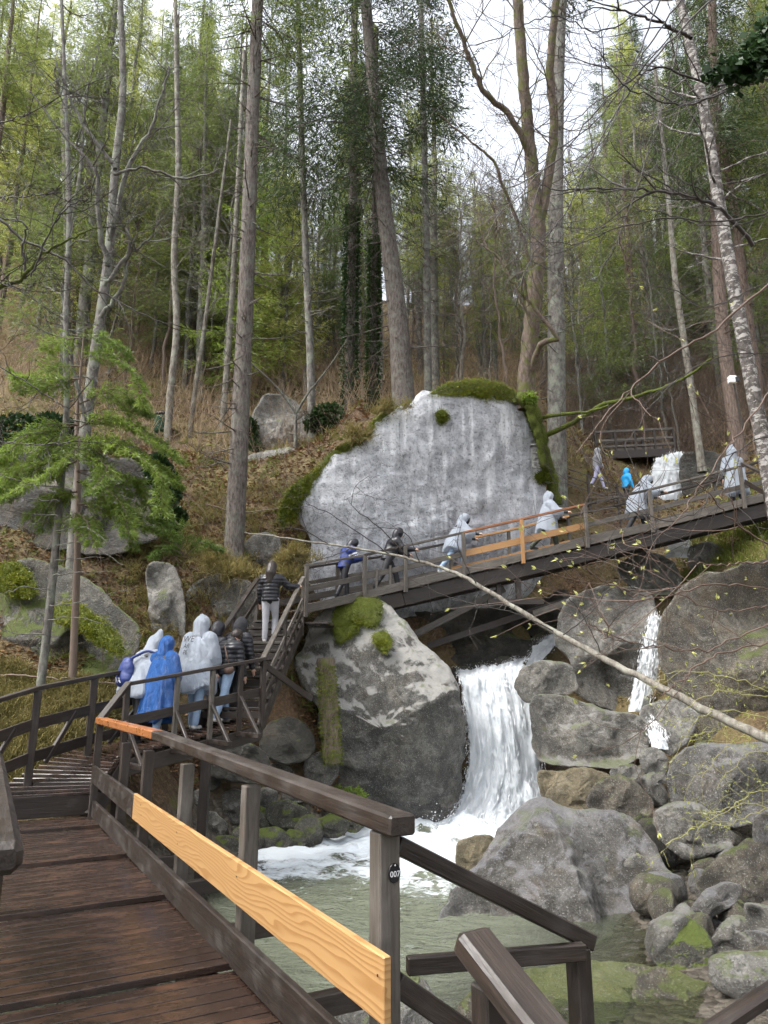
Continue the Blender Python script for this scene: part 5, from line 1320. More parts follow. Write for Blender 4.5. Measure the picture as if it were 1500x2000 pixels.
def person(label, loc, face, H, lean=.08, legs=((.25, .1), (-.2, .15)), arms=None, headp=.25, trousers='darkcloth', shoes='darkshoe', top=None, quilt=False, poncho=None, hood=None, hair='hair', hemz=.36, peak=.5, headturn=0, sleeves=True, seed=0, stripes=False, front=None, longhair=False):
    """face: heading angle of local +y measured from world +x. joints are laid out in local space and meshed as one body"""
    e_ = empty('person', loc, label, 'person'); e_.rotation_euler = (0, 0, face-math.pi/2)
    h = H
    s = np.array([0, math.sin(lean), math.cos(lean)])
    pel = np.array([0, 0, .53*h]); chest = pel+s*.2*h; neck = pel+s*.30*h
    hd = np.array([math.sin(headturn)*.3, math.sin(lean+headp), math.cos(lean+headp)]); hd /= np.linalg.norm(hd)
    head = neck+hd*.095*h
    J = []; ank = []
    for sg, (a, b) in zip((-1, 1), legs):
        hip = pel+np.array([sg*.052*h, 0, -.02*h]); kn = hip+.245*h*np.array([0, math.sin(a), -math.cos(a)]); an = kn+.245*h*np.array([0, math.sin(a-b), -math.cos(a-b)])
        J.append((hip, kn, an)); ank.append(an[2])
    dz = .045*h-min(ank)
    mv = np.array([0, 0, dz])
    pel, chest, neck, head = pel+mv, chest+mv, neck+mv, head+mv; J = [tuple(q+mv for q in t) for t in J]
    sh = [neck-s*.045*h+np.array([sg*.105*h, 0, 0]) for sg in (-1, 1)]
    A = []
    for k, sg in enumerate((-1, 1)):
        spec = (arms or {}).get(k)
        if spec is None: el = sh[k]+.165*h*np.array([sg*.2, .05, -.95]); ha = el+.15*h*np.array([sg*.05, .35, -.93])
        else:
            d1, d2_ = (np.array(q, float)/np.linalg.norm(q) for q in spec); el = sh[k]+.165*h*d1; ha = el+.155*h*d2_
        A.append((sh[k], el, ha))
    parts = []; tagm = []
    def P_(m, t): parts.append(m); tagm.append(t)
    mats = ['skin', trousers, shoes, top or 'darkcloth']
    caps = []
    def C_(p0, r0, p1, r1, t): P_(cap_mesh(p0, r0, p1, r1), t); caps.append((np.asarray(p0), r0, np.asarray(p1), r1, t))
    for (hip, kn, an), sg in zip(J, (-1, 1)):
        C_(hip, .062*h, kn, .042*h, 1); C_(kn, .042*h, an+np.array([0, 0, .01*h]), .036*h, 1)
        C_(an+np.array([0, -.012*h, -.022*h]), .024*h, an+np.array([0, .085*h, -.028*h]), .02*h, 2)
    C_(pel+np.array([-.03*h, 0, 0]), .078*h, pel+np.array([.03*h, 0, 0]), .078*h, 1)
    C_(pel, .085*h, chest, .095*h, 3); C_(chest+np.array([-.045*h, 0, .02*h]), .08*h, chest+np.array([.045*h, 0, .02*h]), .08*h, 3)
    C_(neck-s*.02*h, .04*h, head, .035*h, 0)
    for a0, a1, a2 in A:
        C_(a0, .036*h, a1, .03*h, 3); C_(a1, .03*h, a2, .024*h, 3)
        hdv = (a2-a1)/np.linalg.norm(a2-a1)
        C_(a2, .018*h, a2+hdv*.045*h, .02*h, 0)
        sidev = np.cross(hdv, [0, 0, 1.]); sidev = sidev/(np.linalg.norm(sidev)+1e-6)
        for fi, (off, fl) in enumerate(((-.016, .036), (-.005, .042), (.006, .04), (.016, .032))):
            b0 = a2+hdv*.052*h+sidev*off*h; C_(b0, .0055*h, b0+hdv*fl*h*.7+np.array([0, 0, -fl*.55*h]), .0045*h, 0)
        b0 = a2+hdv*.02*h+sidev*.02*h; C_(b0, .006*h, b0+hdv*.03*h+sidev*.018*h, .0055*h, 0)
    Rm = Matrix.Rotation(-(lean+headp), 3, 'X')
    P_(ell_mesh(head, (.048*h, .058*h, .068*h), Rm), 0); caps.append((head-hd*.02*h, .052*h, head+hd*.02*h, .052*h, 0))
    fwd = np.array(Rm @ Vector((0, 1, 0)))
    C_(head+fwd*.055*h-hd*.002*h, .008*h, head+fwd*.066*h-hd*.016*h, .010*h, 0)          # nose
    for sg in (-1, 1): C_(head+np.array([sg*.048*h, 0, 0])-hd*.005*h, .008*h, head+np.array([sg*.05*h, 0, 0])+hd*.012*h, .009*h, 0)   # ears
    me, co = remesh(parts, .013 if h > 1 else .02, 3)
    # region materials from the nearest bone
    fc = np.empty(len(me.polygons)*3, np.float32); me.polygons.foreach_get('center', fc); fc = fc.reshape(-1, 3)
    best = np.full(len(fc), 9e9); ti = np.zeros(len(fc), int)
    for p0, r0, p1, r1, t in caps:
        d = p1-p0; u_ = np.clip(((fc-p0)@d)/(d@d+1e-9), 0, 1); di = np.linalg.norm(fc-(p0+u_[:, None]*d), axis=1)-(r0+(r1-r0)*u_)
        mk = di < best; best[mk] = di[mk]; ti[mk] = t
    for m_ in mats: me.materials.append(M[m_])
    me.polygons.foreach_set('material_index', ti.astype(np.int32))
    bd_ = obj('body', me, e_)
    for sg in (-1, 1):                                                # eyes and mouth
        c = head+np.array([sg*.018*h, 0, 0])+fwd*.052*h+hd*.004*h; v, f = ell_mesh(c, (.006*h, .005*h, .004*h)); obj('eye', newmesh('eye', v, f, M['hair']), bd_)
    c = head+fwd*.053*h-hd*.034*h; v, f = ell_mesh(c, (.014*h, .005*h, .004*h)); obj('mouth', newmesh('mouth', v, f, M['redcloth']), bd_)
    if hair:
        hp = [ell_mesh(head+hd*.012*h-fwd*.012*h, (.056*h, .06*h, .068*h), Rm)]
        if longhair: hp += [cap_mesh(head-fwd*.03*h, .058*h, head-fwd*.085*h-np.array([0, 0, .10*h]), .062*h), cap_mesh(head-fwd*.085*h-np.array([0, 0, .10*h]), .062*h, head-fwd*.09*h-np.array([0, 0, .21*h]), .045*h)]
        m2, c2 = remesh(hp, .012, 2); c2 = c2+normals(m2)*(.007*ridged(c2*np.array([26, 26, 3.0])+seed, 2))[:, None]; setco(m2, c2); m2.materials.append(M[hair]); obj('hair', m2, e_)
    # jacket over the body
    if top and not poncho:
        jp = [loft([(tuple(pel-s*.05*h), .105*h, .095*h), (tuple(pel+s*.05*h), .108*h, .098*h), (tuple(chest), .115*h, .10*h), (tuple(chest+s*.04*h), .10*h, .085*h)]), cap_mesh(pel+s*.03*h, .1*h, chest, .11*h), cap_mesh(chest+np.array([-.055*h, 0, .02*h]), .095*h, chest+np.array([.055*h, 0, .02*h]), .095*h), cap_mesh(neck-s*.01*h, .055*h, neck+s*.01*h, .05*h)]
        for a0, a1, a2 in A: jp += [cap_mesh(a0, .055*h, a1, .046*h), cap_mesh(a1, .046*h, a2, .034*h)]
        m2, c2 = remesh(jp, .016, 3)
        nn = normals(m2)
        if quilt:
            al = c2@np.array([0, 0, 1.]); c2 = c2+nn*(.016*np.abs(np.sin(al*math.pi/.075))**.6-.008)[:, None]
        c2 = c2+nn*(.012*fbm(c2*6+seed, 3))[:, None]; setco(m2, c2)
        m2.materials.append(M[top])
        if stripes: m2.materials.append(M['white'])
        jo = obj('jacket', m2, e_)
        if stripes:
            fc = np.empty(len(m2.polygons)*3, np.float32); m2.polygons.foreach_get('center', fc); fc = fc.reshape(-1, 3)
            mi = np.zeros(len(fc), int)
            for a0, a1, a2 in A:
                d = a1-a0; u_ = ((fc-a0)@d)/(d@d); rad = np.linalg.norm(fc-(a0+u_[:, None]*d), axis=1)
                mi[(rad < .1*h) & (((u_ > .42) & (u_ < .56)) | ((u_ > .68) & (u_ < .8)))] = 1
            m2.polygons.foreach_set('material_index', mi.astype(np.int32))
        if hood:
            m2, c2 = remesh([ell_mesh(head-fwd*.014*h+hd*.004*h, (.068*h, .072*h, .084*h), Rm), cap_mesh(neck, .06*h, head-hd*.03*h-fwd*.03*h, .06*h)], .016, 3)
            c2 = c2+normals(m2)*(.012*fbm(c2*8+seed, 3)+.008*ridged(c2*7+seed, 2))[:, None]; setco(m2, c2); m2.materials.append(M[hood]); obj('hood', m2, e_)
    if poncho:
        hem = hemz*h
        rings = []; zt = neck[2]-.01*h
        for t in np.linspace(0, 1, 12):
            z = zt*(1-t)+hem*t
            cy = np.interp(z, [hem, pel[2], chest[2], neck[2]], [pel[1]-.02*h, pel[1]-.01*h, chest[1], neck[1]])
            w_ = np.interp(t, [0, .06, .15, .35, .7, 1], [.05, .10, .14, .15, .165, .185])*h; dp = np.interp(t, [0, .06, .15, .35, .7, 1], [.05, .075, .10, .115, .135, .155])*h
            rings.append(((0, cy, z), w_, dp))
        pp = [loft(rings)]
        for a0, a1, a2 in A:
            if sleeves: pp += [cap_mesh(a0, .07*h, a1, .072*h), cap_mesh(a1, .068*h, a1+(a2-a1)*.25, .066*h)]
        pk = head-fwd*.05*h+hd*(.06+.05*peak)*h
        pp += [ell_mesh(head-fwd*.018*h+hd*.004*h, (.072*h, .076*h, .088*h), Rm), cap_mesh(head-fwd*.02*h+hd*.03*h, .055*h, pk, .016*h), cap_mesh(neck-s*.02*h, .07*h, head-hd*.03*h-fwd*.02*h, .066*h)]
        m2, c2 = remesh(pp, .012, 3); nn = normals(m2)
        ang = np.arctan2(c2[:, 1]-pel[1], c2[:, 0]); zz = (c2[:, 2]-hem)/(neck[2]-hem)
        fold = (np.sin(ang*8+seed+3*fbm(np.c_[c2[:, 2]*1.5, ang, 0*ang]+seed, 2))*.014+.022*ridged(np.c_[np.cos(ang)*1.6, np.sin(ang)*1.6, c2[:, 2]*.7]+seed, 3))*np.clip(1.15-zz, .25, 1)
        c2 = c2+nn*(fold+.010*fbm(c2*4+seed, 2)+.006*ridged(c2*6+seed, 2))[:, None]
        low = c2[:, 2] < hem+.03; c2[low, 2] += .05*np.sin(ang[low]*3+seed)
        setco(m2, c2); m2.materials.append(M[poncho]); po = obj('poncho', m2, e_)
        if front:
            # dark opening of the hood with the wearer's own hood or hair inside
            v, f = ell_mesh(head+fwd*.034*h-hd*.002*h, (.056*h, .05*h, .07*h), Rm); obj('inner_hood', newmesh('inner_hood', v, f, M[front]), e_)
    return e_, dict(pel=pel, chest=chest, neck=neck, head=head, A=A, s=s)
def world_of(e_, p): return np.array(Matrix.Translation(e_.location) @ e_.rotation_euler.to_matrix().to_4x4() @ Vector(p))
def ramp_at(u, across):
    for t in np.linspace(0, 1, 200):
        c = (B_r*(1-t)+C_r*t)*(1-across)+(B_l2*(1-t)+C_l*t)*across
        if proj(c)[0] >= u: return c
    return c
f2 = math.atan2(d2h[1], d2h[0])
def at_px(u, vfeet, d): return pix(u, vfeet, d)
q = pix(268, 1405, 11.35); q[2] = ramp_at(268, .6)[2]-.03
P1, j1 = person('hiker in white poncho with pointed hood carrying a navy backpack', q, f2+.25, 1.68, .3, ((.15, .1), (-.1, .1)), None, .35, 'darkcloth', 'darkshoe', 'darkcloth', poncho='poncho', hemz=.46, peak=1.5, seed=1, front='darkcloth')
q = ramp_at(306, .38)
P2, j2 = person('hiker in blue hooded poncho and pale boots', q, f2+.45, 1.55, .08, ((.1, .05), (-.15, .1)), None, .3, 'jeans', 'palegreen', 'darkcloth', poncho='bluep', hemz=.22, peak=.0, seed=2)
q = ramp_at(378, .55)
P3, j3 = person('tall hiker in white poncho with black lettering and light jeans', q, f2+.55, 1.80, .06, ((.12, .05), (-.1, .08)), None, .25, 'jeans', 'shoe', 'blackcloth', poncho='poncho', hemz=.36, peak=.35, seed=3, front='darkcloth')
q = ramp_at(408, .95); 
person('hiker in black jacket mostly hidden behind the lettered poncho', q, f2+.4, 1.70, .1, ((.1, .05), (-.1, .08)), None, .3, 'darkcloth', 'darkshoe', 'blackcloth', hood='blackcloth', seed=4)
q = ramp_at(435, .5)
P5, j5 = person('hiker in shiny black quilted jacket with shoulder strap and light jeans', q, f2+.35, 1.62, .25, ((.3, .2), (-.25, .2)), None, .6, 'jeans', 'shoe', 'blackcloth', quilt=True, seed=5)
q = ramp_at(468, .75)
person('hiker in black padded jacket with hood up at the foot of the stairs', q, f2+.5, 1.72, .12, ((.2, .1), (-.1, .1)), None, .3, 'darkcloth', 'darkshoe', 'blackcloth', quilt=True, hood='darkcloth', seed=6)
t = .76; q = (S0r*(1-t)+S1r*t)+sn*.52; q[2] = S0r[2]+(S1r[2]-S0r[2])*(math.floor(t*ns)/ns)+.03
person('woman with long dark hair in black quilted jacket and grey leggings climbing the stairs', q, math.atan2(svh[1], svh[0]), 1.66, .06, ((.0, .05), (.3, .45)), {1: ((.75, .35, -.75), (.55, .75, .1))}, .1, 'greycloth', 'shoe', 'blackcloth', quilt=True, longhair=True, seed=7)
def bface(u):
    a = bridge_at(u-15); b = bridge_at(u+15); return math.atan2(b[1]-a[1], b[0]-a[0])
RA = {1: ((.35, .5, -.8), (.3, .85, -.1))}
person('person in navy jacket with white sleeve stripes at the lower end of the bridge', bridge_at(672, .5), bface(680), 1.62, .3, ((.3, .3), (-.2, .25)), {0: ((-.1, .35, -.9), (.1, .95, .1)), 1: ((.1, .35, -.9), (-.1, .95, .1))}, .6, 'blackcloth', 'darkshoe', 'navy', hood='blackcloth', stripes=True, seed=8)
person('person all in black with hood up leaning forward on the bridge', bridge_at(758, .5), bface(770), 1.74, .42, ((.55, .35), (-.35, .2)), {0: ((-.1, .6, -.8), (0, .9, -.2)), 1: RA[1]}, .1, 'darkcloth', 'darkshoe', 'blackcloth', hood='blackcloth', seed=9)
person('hiker in white poncho and blue jeans at the start of the new orange rail', bridge_at(890, .5), bface(900), 1.72, .36, ((.5, .3), (-.45, .2)), {0: ((-.1, .5, -.8), (0, .95, -.1)), 1: RA[1]}, .25, 'jeans', 'shoe', 'darkcloth', poncho='poncho', hemz=.40, peak=.2, front='blackcloth', seed=10)
person('hiker in white poncho and dark trousers beside the new orange rail', bridge_at(1072, .5), bface(1075), 1.70, .1, ((.5, .3), (-.5, .25)), {0: ((-.1, .5, -.8), (0, .95, -.1)), 1: RA[1]}, .15, 'olive', 'darkshoe', 'darkcloth', poncho='poncho', hemz=.36, peak=.5, front='darkcloth', seed=11)
person('hiker in white poncho bending forward in front of the bright cascade', bridge_at(1248, .5), bface(1260), 1.70, .45, ((.4, .3), (-.3, .2)), {0: ((-.1, .6, -.8), (0, .95, -.1)), 1: RA[1]}, .5, 'darkcloth', 'darkshoe', 'darkcloth', poncho='poncho', hemz=.3, peak=-.2, front='hair', seed=12)
PE, je = person('hiker in pointed white poncho at the right end of the bridge', bridge_at(1440, .5), R(100), 1.66, .02, ((.1, .05), (-.1, .1)), None, .1, 'darkcloth', 'darkshoe', 'darkcloth', poncho='poncho', hemz=.24, peak=1.4, seed=13)
b0, b1 = BACKP
q = b0*.5+b1*.5+np.array([0, .9, -.05]); q = pix(1172, 997, 22.9); q[2] = float(terr(q[0], q[1])[0])
person('distant hiker in grey top and lilac trousers on the back path', q, R(0), 1.35, .1, ((.4, .2), (-.3, .2)), None, .1, 'lilac', 'shoe', 'greycloth', hood='greycloth', seed=14)
q = pix(1226, 985, 23.4); q[2] = float(terr(q[0], q[1])[0])-.02
person('distant hiker in bright blue hooded jacket on the back path', q, R(20), 1.3, .1, ((.2, .1), (-.2, .1)), None, .2, 'darkcloth', 'darkshoe', 'brightblue', hood='brightblue', seed=15)
# ---- lettering on two ponchos, laid on the cloth
def letter(e_, body, size, zc, xo, h):
    po = [c for c in e_.children if c.name.split('.')[0] == 'poncho'][0]
    bv = BVHTree.FromPolygons([v.co for v in po.data.vertices], [p.vertices[:] for p in po.data.polygons])
    tm_ = text_mesh(body, size)
    bmv = np.array([v.co[:] for v in tm_.vertices])
    out = []
    for x, y, z in bmv:
        o_ = Vector((xo+x, -2.0, zc+y)); hit = bv.ray_cast(o_, Vector((0, 1, 0)))   # wearer's back is local -y
        yy = hit[0].y-.012 if hit[0] is not None else out[-1][1] if out else -.2
        out.append((xo+x, yy, zc+y))
    out = np.array(out); Ax = np.c_[np.ones(len(out)), out[:, 0], out[:, 2]]; cf = np.linalg.lstsq(Ax, out[:, 1], rcond=None)[0]; fit = Ax@cf
    out[:, 1] = fit+min(0, np.quantile(out[:, 1]-fit, .1))-.012
    setco(tm_, out); tm_.materials.append(M['black']); obj('lettering', tm_, po)
letter(P3, 'WE', .15, j3['chest'][2]+.10, -.10, 1.8); letter(P3, 'AR', .11, j3['chest'][2]-.015, -.11, 1.8); letter(P3, 'PE', .11, j3['chest'][2]-.12, -.11, 1.8)
letter(PE, 'WE', .11, je['chest'][2]+.02, .05, 1.66); letter(PE, 'AR', .09, je['chest'][2]-.07, .05, 1.66)
# ---- navy backpack hanging on the first hiker
wb = world_of(P1, j1['chest']+np.array([-.10, -.30, -.16])); bp_ = empty('backpack', wb-UPV*.22, 'navy blue backpack with white mark on the back of the pointed hood hiker', 'backpack')
bp_.rotation_euler = P1.rotation_euler
m2, c2 = remesh([ell_mesh((0, 0, .22), (.17, .10, .24)), ell_mesh((0, -.03, .12), (.18, .11, .14)), cap_mesh((-.05, .02, .42), .05, (.05, .02, .42), .05)], .015, 3)
c2 = c2+normals(m2)*(.012*fbm(c2*8, 3))[:, None]; setco(m2, c2); m2.materials.append(M['navy']); bag_ = obj('bag', m2, bp_)
G = Geo(); P = smooth_path([(.0, .02, .42), (.12, .10, .50), (.26, .18, .56), (.36, .28, .52)], 14); G.tube(P, .022, 6); obj('strap', G.mesh('strap', M['navy']), bp_)
bv = BVHTree.FromPolygons([v.co for v in m2.vertices], [p.vertices[:] for p in m2.polygons]); tm_ = text_mesh('VA', .13)
out = []
for v in tm_.vertices:
    hit = bv.ray_cast(Vector((v.co.x-.02, -1, .10+v.co.y)), Vector((0, 1, 0))); out.append((v.co.x-.02, (hit[0].y-.006) if hit[0] is not None else -.1, .10+v.co.y))
setco(tm_, np.array(out)); tm_.materials.append(M['white']); obj('logo', tm_, bag_)
# shoulder strap of the quilted jacket hiker
M['strapb'] = mat_plain('brown leather strap', (.09, .055, .04), .5)
a = world_of(P5, j5['neck']+np.array([-.09, -.10, .0])); b = world_of(P5, j5['pel']+np.array([.2, -.13, .05])); m_ = (a+b)/2+np.array([.03, -.16, 0])
bg_ = empty('shoulder_bag', b-UPV*.1, 'brown shoulder strap bag across the shiny quilted jacket', 'bag')
G = Geo(); G.tube(smooth_path([a, m_, b], 16), .014, 6); obj('strap', G.mesh('strap', M['strapb'], off=bg_.location), bg_)
m2, c2 = remesh([ell_mesh((0, 0, .04), (.09, .05, .08))], .012, 2); m2.materials.append(M['strapb']); obj('pouch', m2, bg_)
# ------------------------------------------------------------------ moss, ground cover, brush, branches, small things
M['mossmat'] = mat_rock('moss cushion', (.06, .072, .008), (.13, .15, .014), (.22, .23, .025), 1.0, .0, speck=.1, brown=.25, mosscol=(.09, .11, .010))
def moss(label, out, df, tf=.18, n=6000, L=.07):
    o = rock('moss', label, out, 20, tf=tf, tb=.5, mat='mossmat', power=2.2, rough=.06, seed=len(ROCKS), na=90, nr=16, cat='moss', dfun=df, facet=0)
    me = o.data; k = len(me.vertices); co = np.empty(k*3, np.float32); me.vertices.foreach_get('co', co); co = co.reshape(-1, 3).astype(float)
    nn = normals(me); idx = rng.integers(0, k//2+50, n); pts_ = co[idx]+rng.normal(0, .03, (n, 3)); G = Geo()
    D = nn[idx]*.6+np.array([0, -.2, -.55])+rng.normal(0, .3, (n, 3)); D /= np.linalg.norm(D, axis=1)[:, None]
    G.blades(pts_, D, L*rng.uniform(.5, 1.4, n), .010); f = obj('fuzz', G.mesh('fuzz', M['mossy'], False), o); f['kind'] = 'stuff'
slabd = lambda k: (lambda u, v: 18.9+(u-600)/460*1.9+(1000-v)/400*.35+k)
moss('bright yellow green moss cushion on top of the rock face', [(838,774),(870,750),(930,739),(985,750),(1014,770),(1012,784),(992,776),(985,790),(970,778),(958,798),(942,776),(930,782),(900,768)], slabd(-.1), .09, 9000, .04)
moss('hanging green moss on the left shoulder of the rock face', [(543,1004),(560,962),(600,928),(622,916),(618,945),(602,975),(590,1000),(582,992),(572,1022),(560,1005),(552,1030)], slabd(-.05), .1, 6000, .06)
moss('mossy turf along the upper left edge of the rock face', [(614,924),(640,884),(680,866),(715,848),(738,812),(800,784),(804,792),(770,803),(738,824),(722,856),(700,872),(690,866),(672,882),(660,878),(636,904)], slabd(-.02), .08, 6000, .05)
moss('moss strip running down the right edge of the rock face', [(1012,778),(1040,800),(1058,850),(1078,912),(1090,945),(1074,945),(1058,900),(1046,840),(1024,802)], slabd(.0), .14, 7000, .06)
moss('small moss tuft in a hollow of the rock face', [(852,806),(865,800),(876,812),(868,826),(856,824)], slabd(-.28), .06, 1200, .05)
moss('yellow moss tuft under the carved plaque', [(1042,928),(1062,922),(1080,930),(1072,942),(1050,942)], slabd(-.1), .12, 1500, .06)
moss('brown green moss patch on the crown of the central boulder', [(655,1190),(690,1168),(740,1172),(748,1195),(735,1225),(712,1215),(690,1240),(662,1255),(650,1225)], lambda u, v: 16.3+max(0, 1345-v)/180*1.25-.52, .08, 5000, .03)
moss('small dark moss patch on the pale part of the central boulder', [(728,1240),(750,1232),(766,1252),(752,1275),(735,1262)], lambda u, v: 16.3+max(0, 1345-v)/180*1.25-.66, .05, 1500, .03)
moss('bright moss blanket on the left boulder below the thin trunk', [(100,1190),(140,1175),(190,1200),(235,1245),(240,1280),(200,1262),(150,1225),(110,1212)], lambda u, v: 13.75+(1290-v)/100*.75, .1, 5000, .05)
moss('yellow green moss on the upper left of the left boulder', [(0,1110),(30,1098),(60,1125),(70,1160),(30,1165),(0,1150)], lambda u, v: 14.0+(1290-v)/100*.7, .1, 4000, .05)

def scatter(n, ulo, uhi, ylo, yhi, zmin=.15):
    u = rng.uniform(ulo, uhi, n); y = rng.uniform(ylo, yhi, n); x = (u-750)/FPX*y*1.0; z = terr(x, y); k = z > zmin
    return np.c_[x, y, z][k]
def near_walk(P):
    """drop points that would poke through the walkways"""
    keep = np.ones(len(P), bool)
    for a, b, w in ((A_r+LEFT*.7, (B_r+B_l)/2, 1.0), ((B_r+B_l2)/2, (C_r+C_l)/2, .85), ((S0r+S0l)/2, (S1r+S1l)/2, .75), (E00+LEFT*.7, E1+LEFT*.7, 1.1)):
        d = (b-a)[:2]; t = np.clip(((P[:, :2]-a[:2])@d)/(d@d), 0, 1); keep &= np.linalg.norm(P[:, :2]-(a[:2]+t[:, None]*d), axis=1) > w
    return P[keep]
def grass(name, label, P, per, L, mat, lean=.5, W_=.006):
    k = len(P); B = np.repeat(P, per, 0)+rng.normal(0, .05, (k*per, 3))*np.array([1, 1, .1]); m = len(B)
    tuft = np.repeat(rng.normal(0, .5, (k, 3)), per, 0); D = tuft*lean+rng.normal(0, .5, (m, 3))+np.array([0, -.25, .75]); D /= np.linalg.norm(D, axis=1)[:, None]
    l = (L*rng.uniform(.5, 1.3, m))[:, None]; s = np.cross(D, rng.normal(size=(m, 3))); s /= np.linalg.norm(s, axis=1)[:, None]; s *= W_
    mid = B+D*l*.55; tip = B+D*l*.8+np.array([0, -.25, -.35])*l*rng.uniform(.2, 1.2, (m, 1))
    V = np.stack([B-s, B+s, mid+s*.8, mid-s*.8, tip], 1).reshape(-1, 3); o5 = np.arange(m)[:, None]*5
    F = np.concatenate([np.c_[o5, o5+1, o5+2, o5+3], np.c_[o5+3, o5+2, o5+4, o5+4]])
    me = bpy.data.meshes.new(name)
    F4 = np.c_[o5, o5+1, o5+2, o5+3]; F3 = np.c_[o5+3, o5+2, o5+4]
    loops = np.concatenate([F4.ravel(), F3.ravel()]); tot = np.r_[np.full(m, 4), np.full(m, 3)]; st = np.r_[0, np.cumsum(tot)[:-1]]
    me.vertices.add(len(V)); me.vertices.foreach_set('co', V.astype(np.float32).ravel()); me.loops.add(len(loops)); me.loops.foreach_set('vertex_index', loops.astype(np.int32))
    me.polygons.add(len(tot)); me.polygons.foreach_set('loop_start', st.astype(np.int32)); me.polygons.foreach_set('loop_total', tot.astype(np.int32)); me.update(calc_edges=True); me.materials.append(M[mat]); me.validate()
    tag(obj(name, me), label, 'grass', kind='stuff')
grass('dry_grass', 'dry straw coloured grass on the bank left of the walkway', near_walk(scatter(900, -60, 300, 11.2, 14.2, .8)), 30, .34, 'grass', .5)
grass('slope_grass', 'yellow green grass tufts around the foot of the tall spruce', near_walk(scatter(600, 230, 620, 15.8, 20.0, 2.0)), 20, .42, 'grass', .6)
grass('green_grass', 'green grass tufts on the slopes', near_walk(scatter(900, -60, 700, 14.5, 24, 2.0)), 14, .32, 'grassg', .6)
grass('bank_grass', 'hanging grass on the right bank below the bridge', near_walk(scatter(500, 1330, 1640, 17.5, 22, 1.5)), 26, .5, 'grassg', .6)
grass('forest_grass', 'pale dry grass on the forest floor', scatter(3200, -100, 1650, 22, 46, 2), 7, .5, 'grass', .5, .012)
# grass on the rock tower, slab edge and in front of the rock pile
Pg = np.array([pix(u+rng.normal(0, 18), v+rng.normal(0, 8), d) for u, v, d in [(560,1105,17.4),(570,1130,17.0),(430,1100,16.6),(450,1115,16.4),(470,1125,16.2),(395,1085,17),(760,800,19.4),(700,850,19.2),(585,1085,17.2)] for _ in range(12)])
grass('edge_grass', 'long drooping grass tufts around the rock edges beside the stairs', Pg, 40, .5, 'grass', .6)
# fallen leaves
P = np.concatenate([near_walk(scatter(20000, -60, 720, 14.0, 23, 1.0)), near_walk(scatter(6000, 480, 720, 13.6, 16.8, .5)), scatter(3500, 1080, 1650, 16, 26, 1.0), scatter(9000, -100, 1650, 22, 44, 1.0)])
G = Geo(); n = len(P); D = rng.normal(size=(n, 3)); D[:, 2] = rng.uniform(-.1, .35, n); D /= np.linalg.norm(D, axis=1)[:, None]
G.blades(P+np.array([0, 0, .025]), D, rng.uniform(.06, .13, n)*(1+P[:, 1]/60), rng.uniform(.018, .035, n)*(1+P[:, 1]/60), up=np.tile([0, 0, 1.], (n, 1)))
tag(obj('fallen_leaves', G.mesh('fallen_leaves', M['litter'], False)), 'brown fallen leaves covering the slopes', 'leaves', kind='stuff')
# brushwood
def brush(name, label, P, L, mat, r=.006, per=5, horizontal=.35):
    G = Geo(); k = len(P)
    B = np.repeat(P, per, 0); m = len(B); D = rng.normal(0, horizontal, (m, 3))+np.array([0, 0, 1.]); D /= np.linalg.norm(D, axis=1)[:, None]
    l = (L*rng.uniform(.4, 1.2, m))[:, None]; bend = rng.normal(0, .18, (m, 3)); P1_, P2_ = B+D*l*.5+bend*l*.3, B+D*l+bend*l
    a = np.cross(D, [1, .3, 0]); a /= np.linalg.norm(a, axis=1)[:, None]; b = np.cross(D, a)
    rr = r*(1+B[:, 1:2]/25)
    ring = lambda p, q: [p+a*q*rr, p+(-.5*a+.87*b)*q*rr, p+(-.5*a-.87*b)*q*rr]
    V = np.stack(ring(B, 1)+ring(P1_, .7)+ring(P2_, .3), 1).reshape(-1, 3); o9 = np.arange(m)[:, None]*9
    F = np.concatenate([o9+np.array([i+j, i+(j+1) % 3, i+3+(j+1) % 3, i+3+j])[None] for i in (0, 3) for j in range(3)])
    G.add(V, F)
    # side twigs
    t = rng.uniform(.3, .95, (m*3, 1)); B3 = np.repeat(B, 3, 0); Q3 = B3+(np.repeat(P2_, 3, 0)-B3)*t; D3 = np.repeat(D, 3, 0)*.6+rng.normal(0, .6, (m*3, 3)); D3 /= np.linalg.norm(D3, axis=1)[:, None]
    G.blades(Q3, D3, L*.38*rng.uniform(.4, 1, m*3), np.repeat(rr[:, 0], 3)*.55)
    tag(obj(name, G.mesh(name, M[mat], False)), label, 'undergrowth', kind='stuff')
brush('brushwood', 'brown leafless undergrowth covering the far slopes', np.concatenate([scatter(2600, -150, 1050, 23, 52, 3), scatter(1600, 1050, 1700, 27, 52, 3)]), 1.9, 'brush', .005, 3, .4)
brush('right_brushwood', 'dense grey brown brushwood on the right slope', scatter(2200, 1080, 1700, 27, 44, 3), 2.8, 'twig', .005, 3, .45)
brush('near_brushwood', 'thin bare stems on the near slopes', near_walk(scatter(420, -60, 720, 14.5, 24, 2)), 1.1, 'twig', .004, 3, .5)
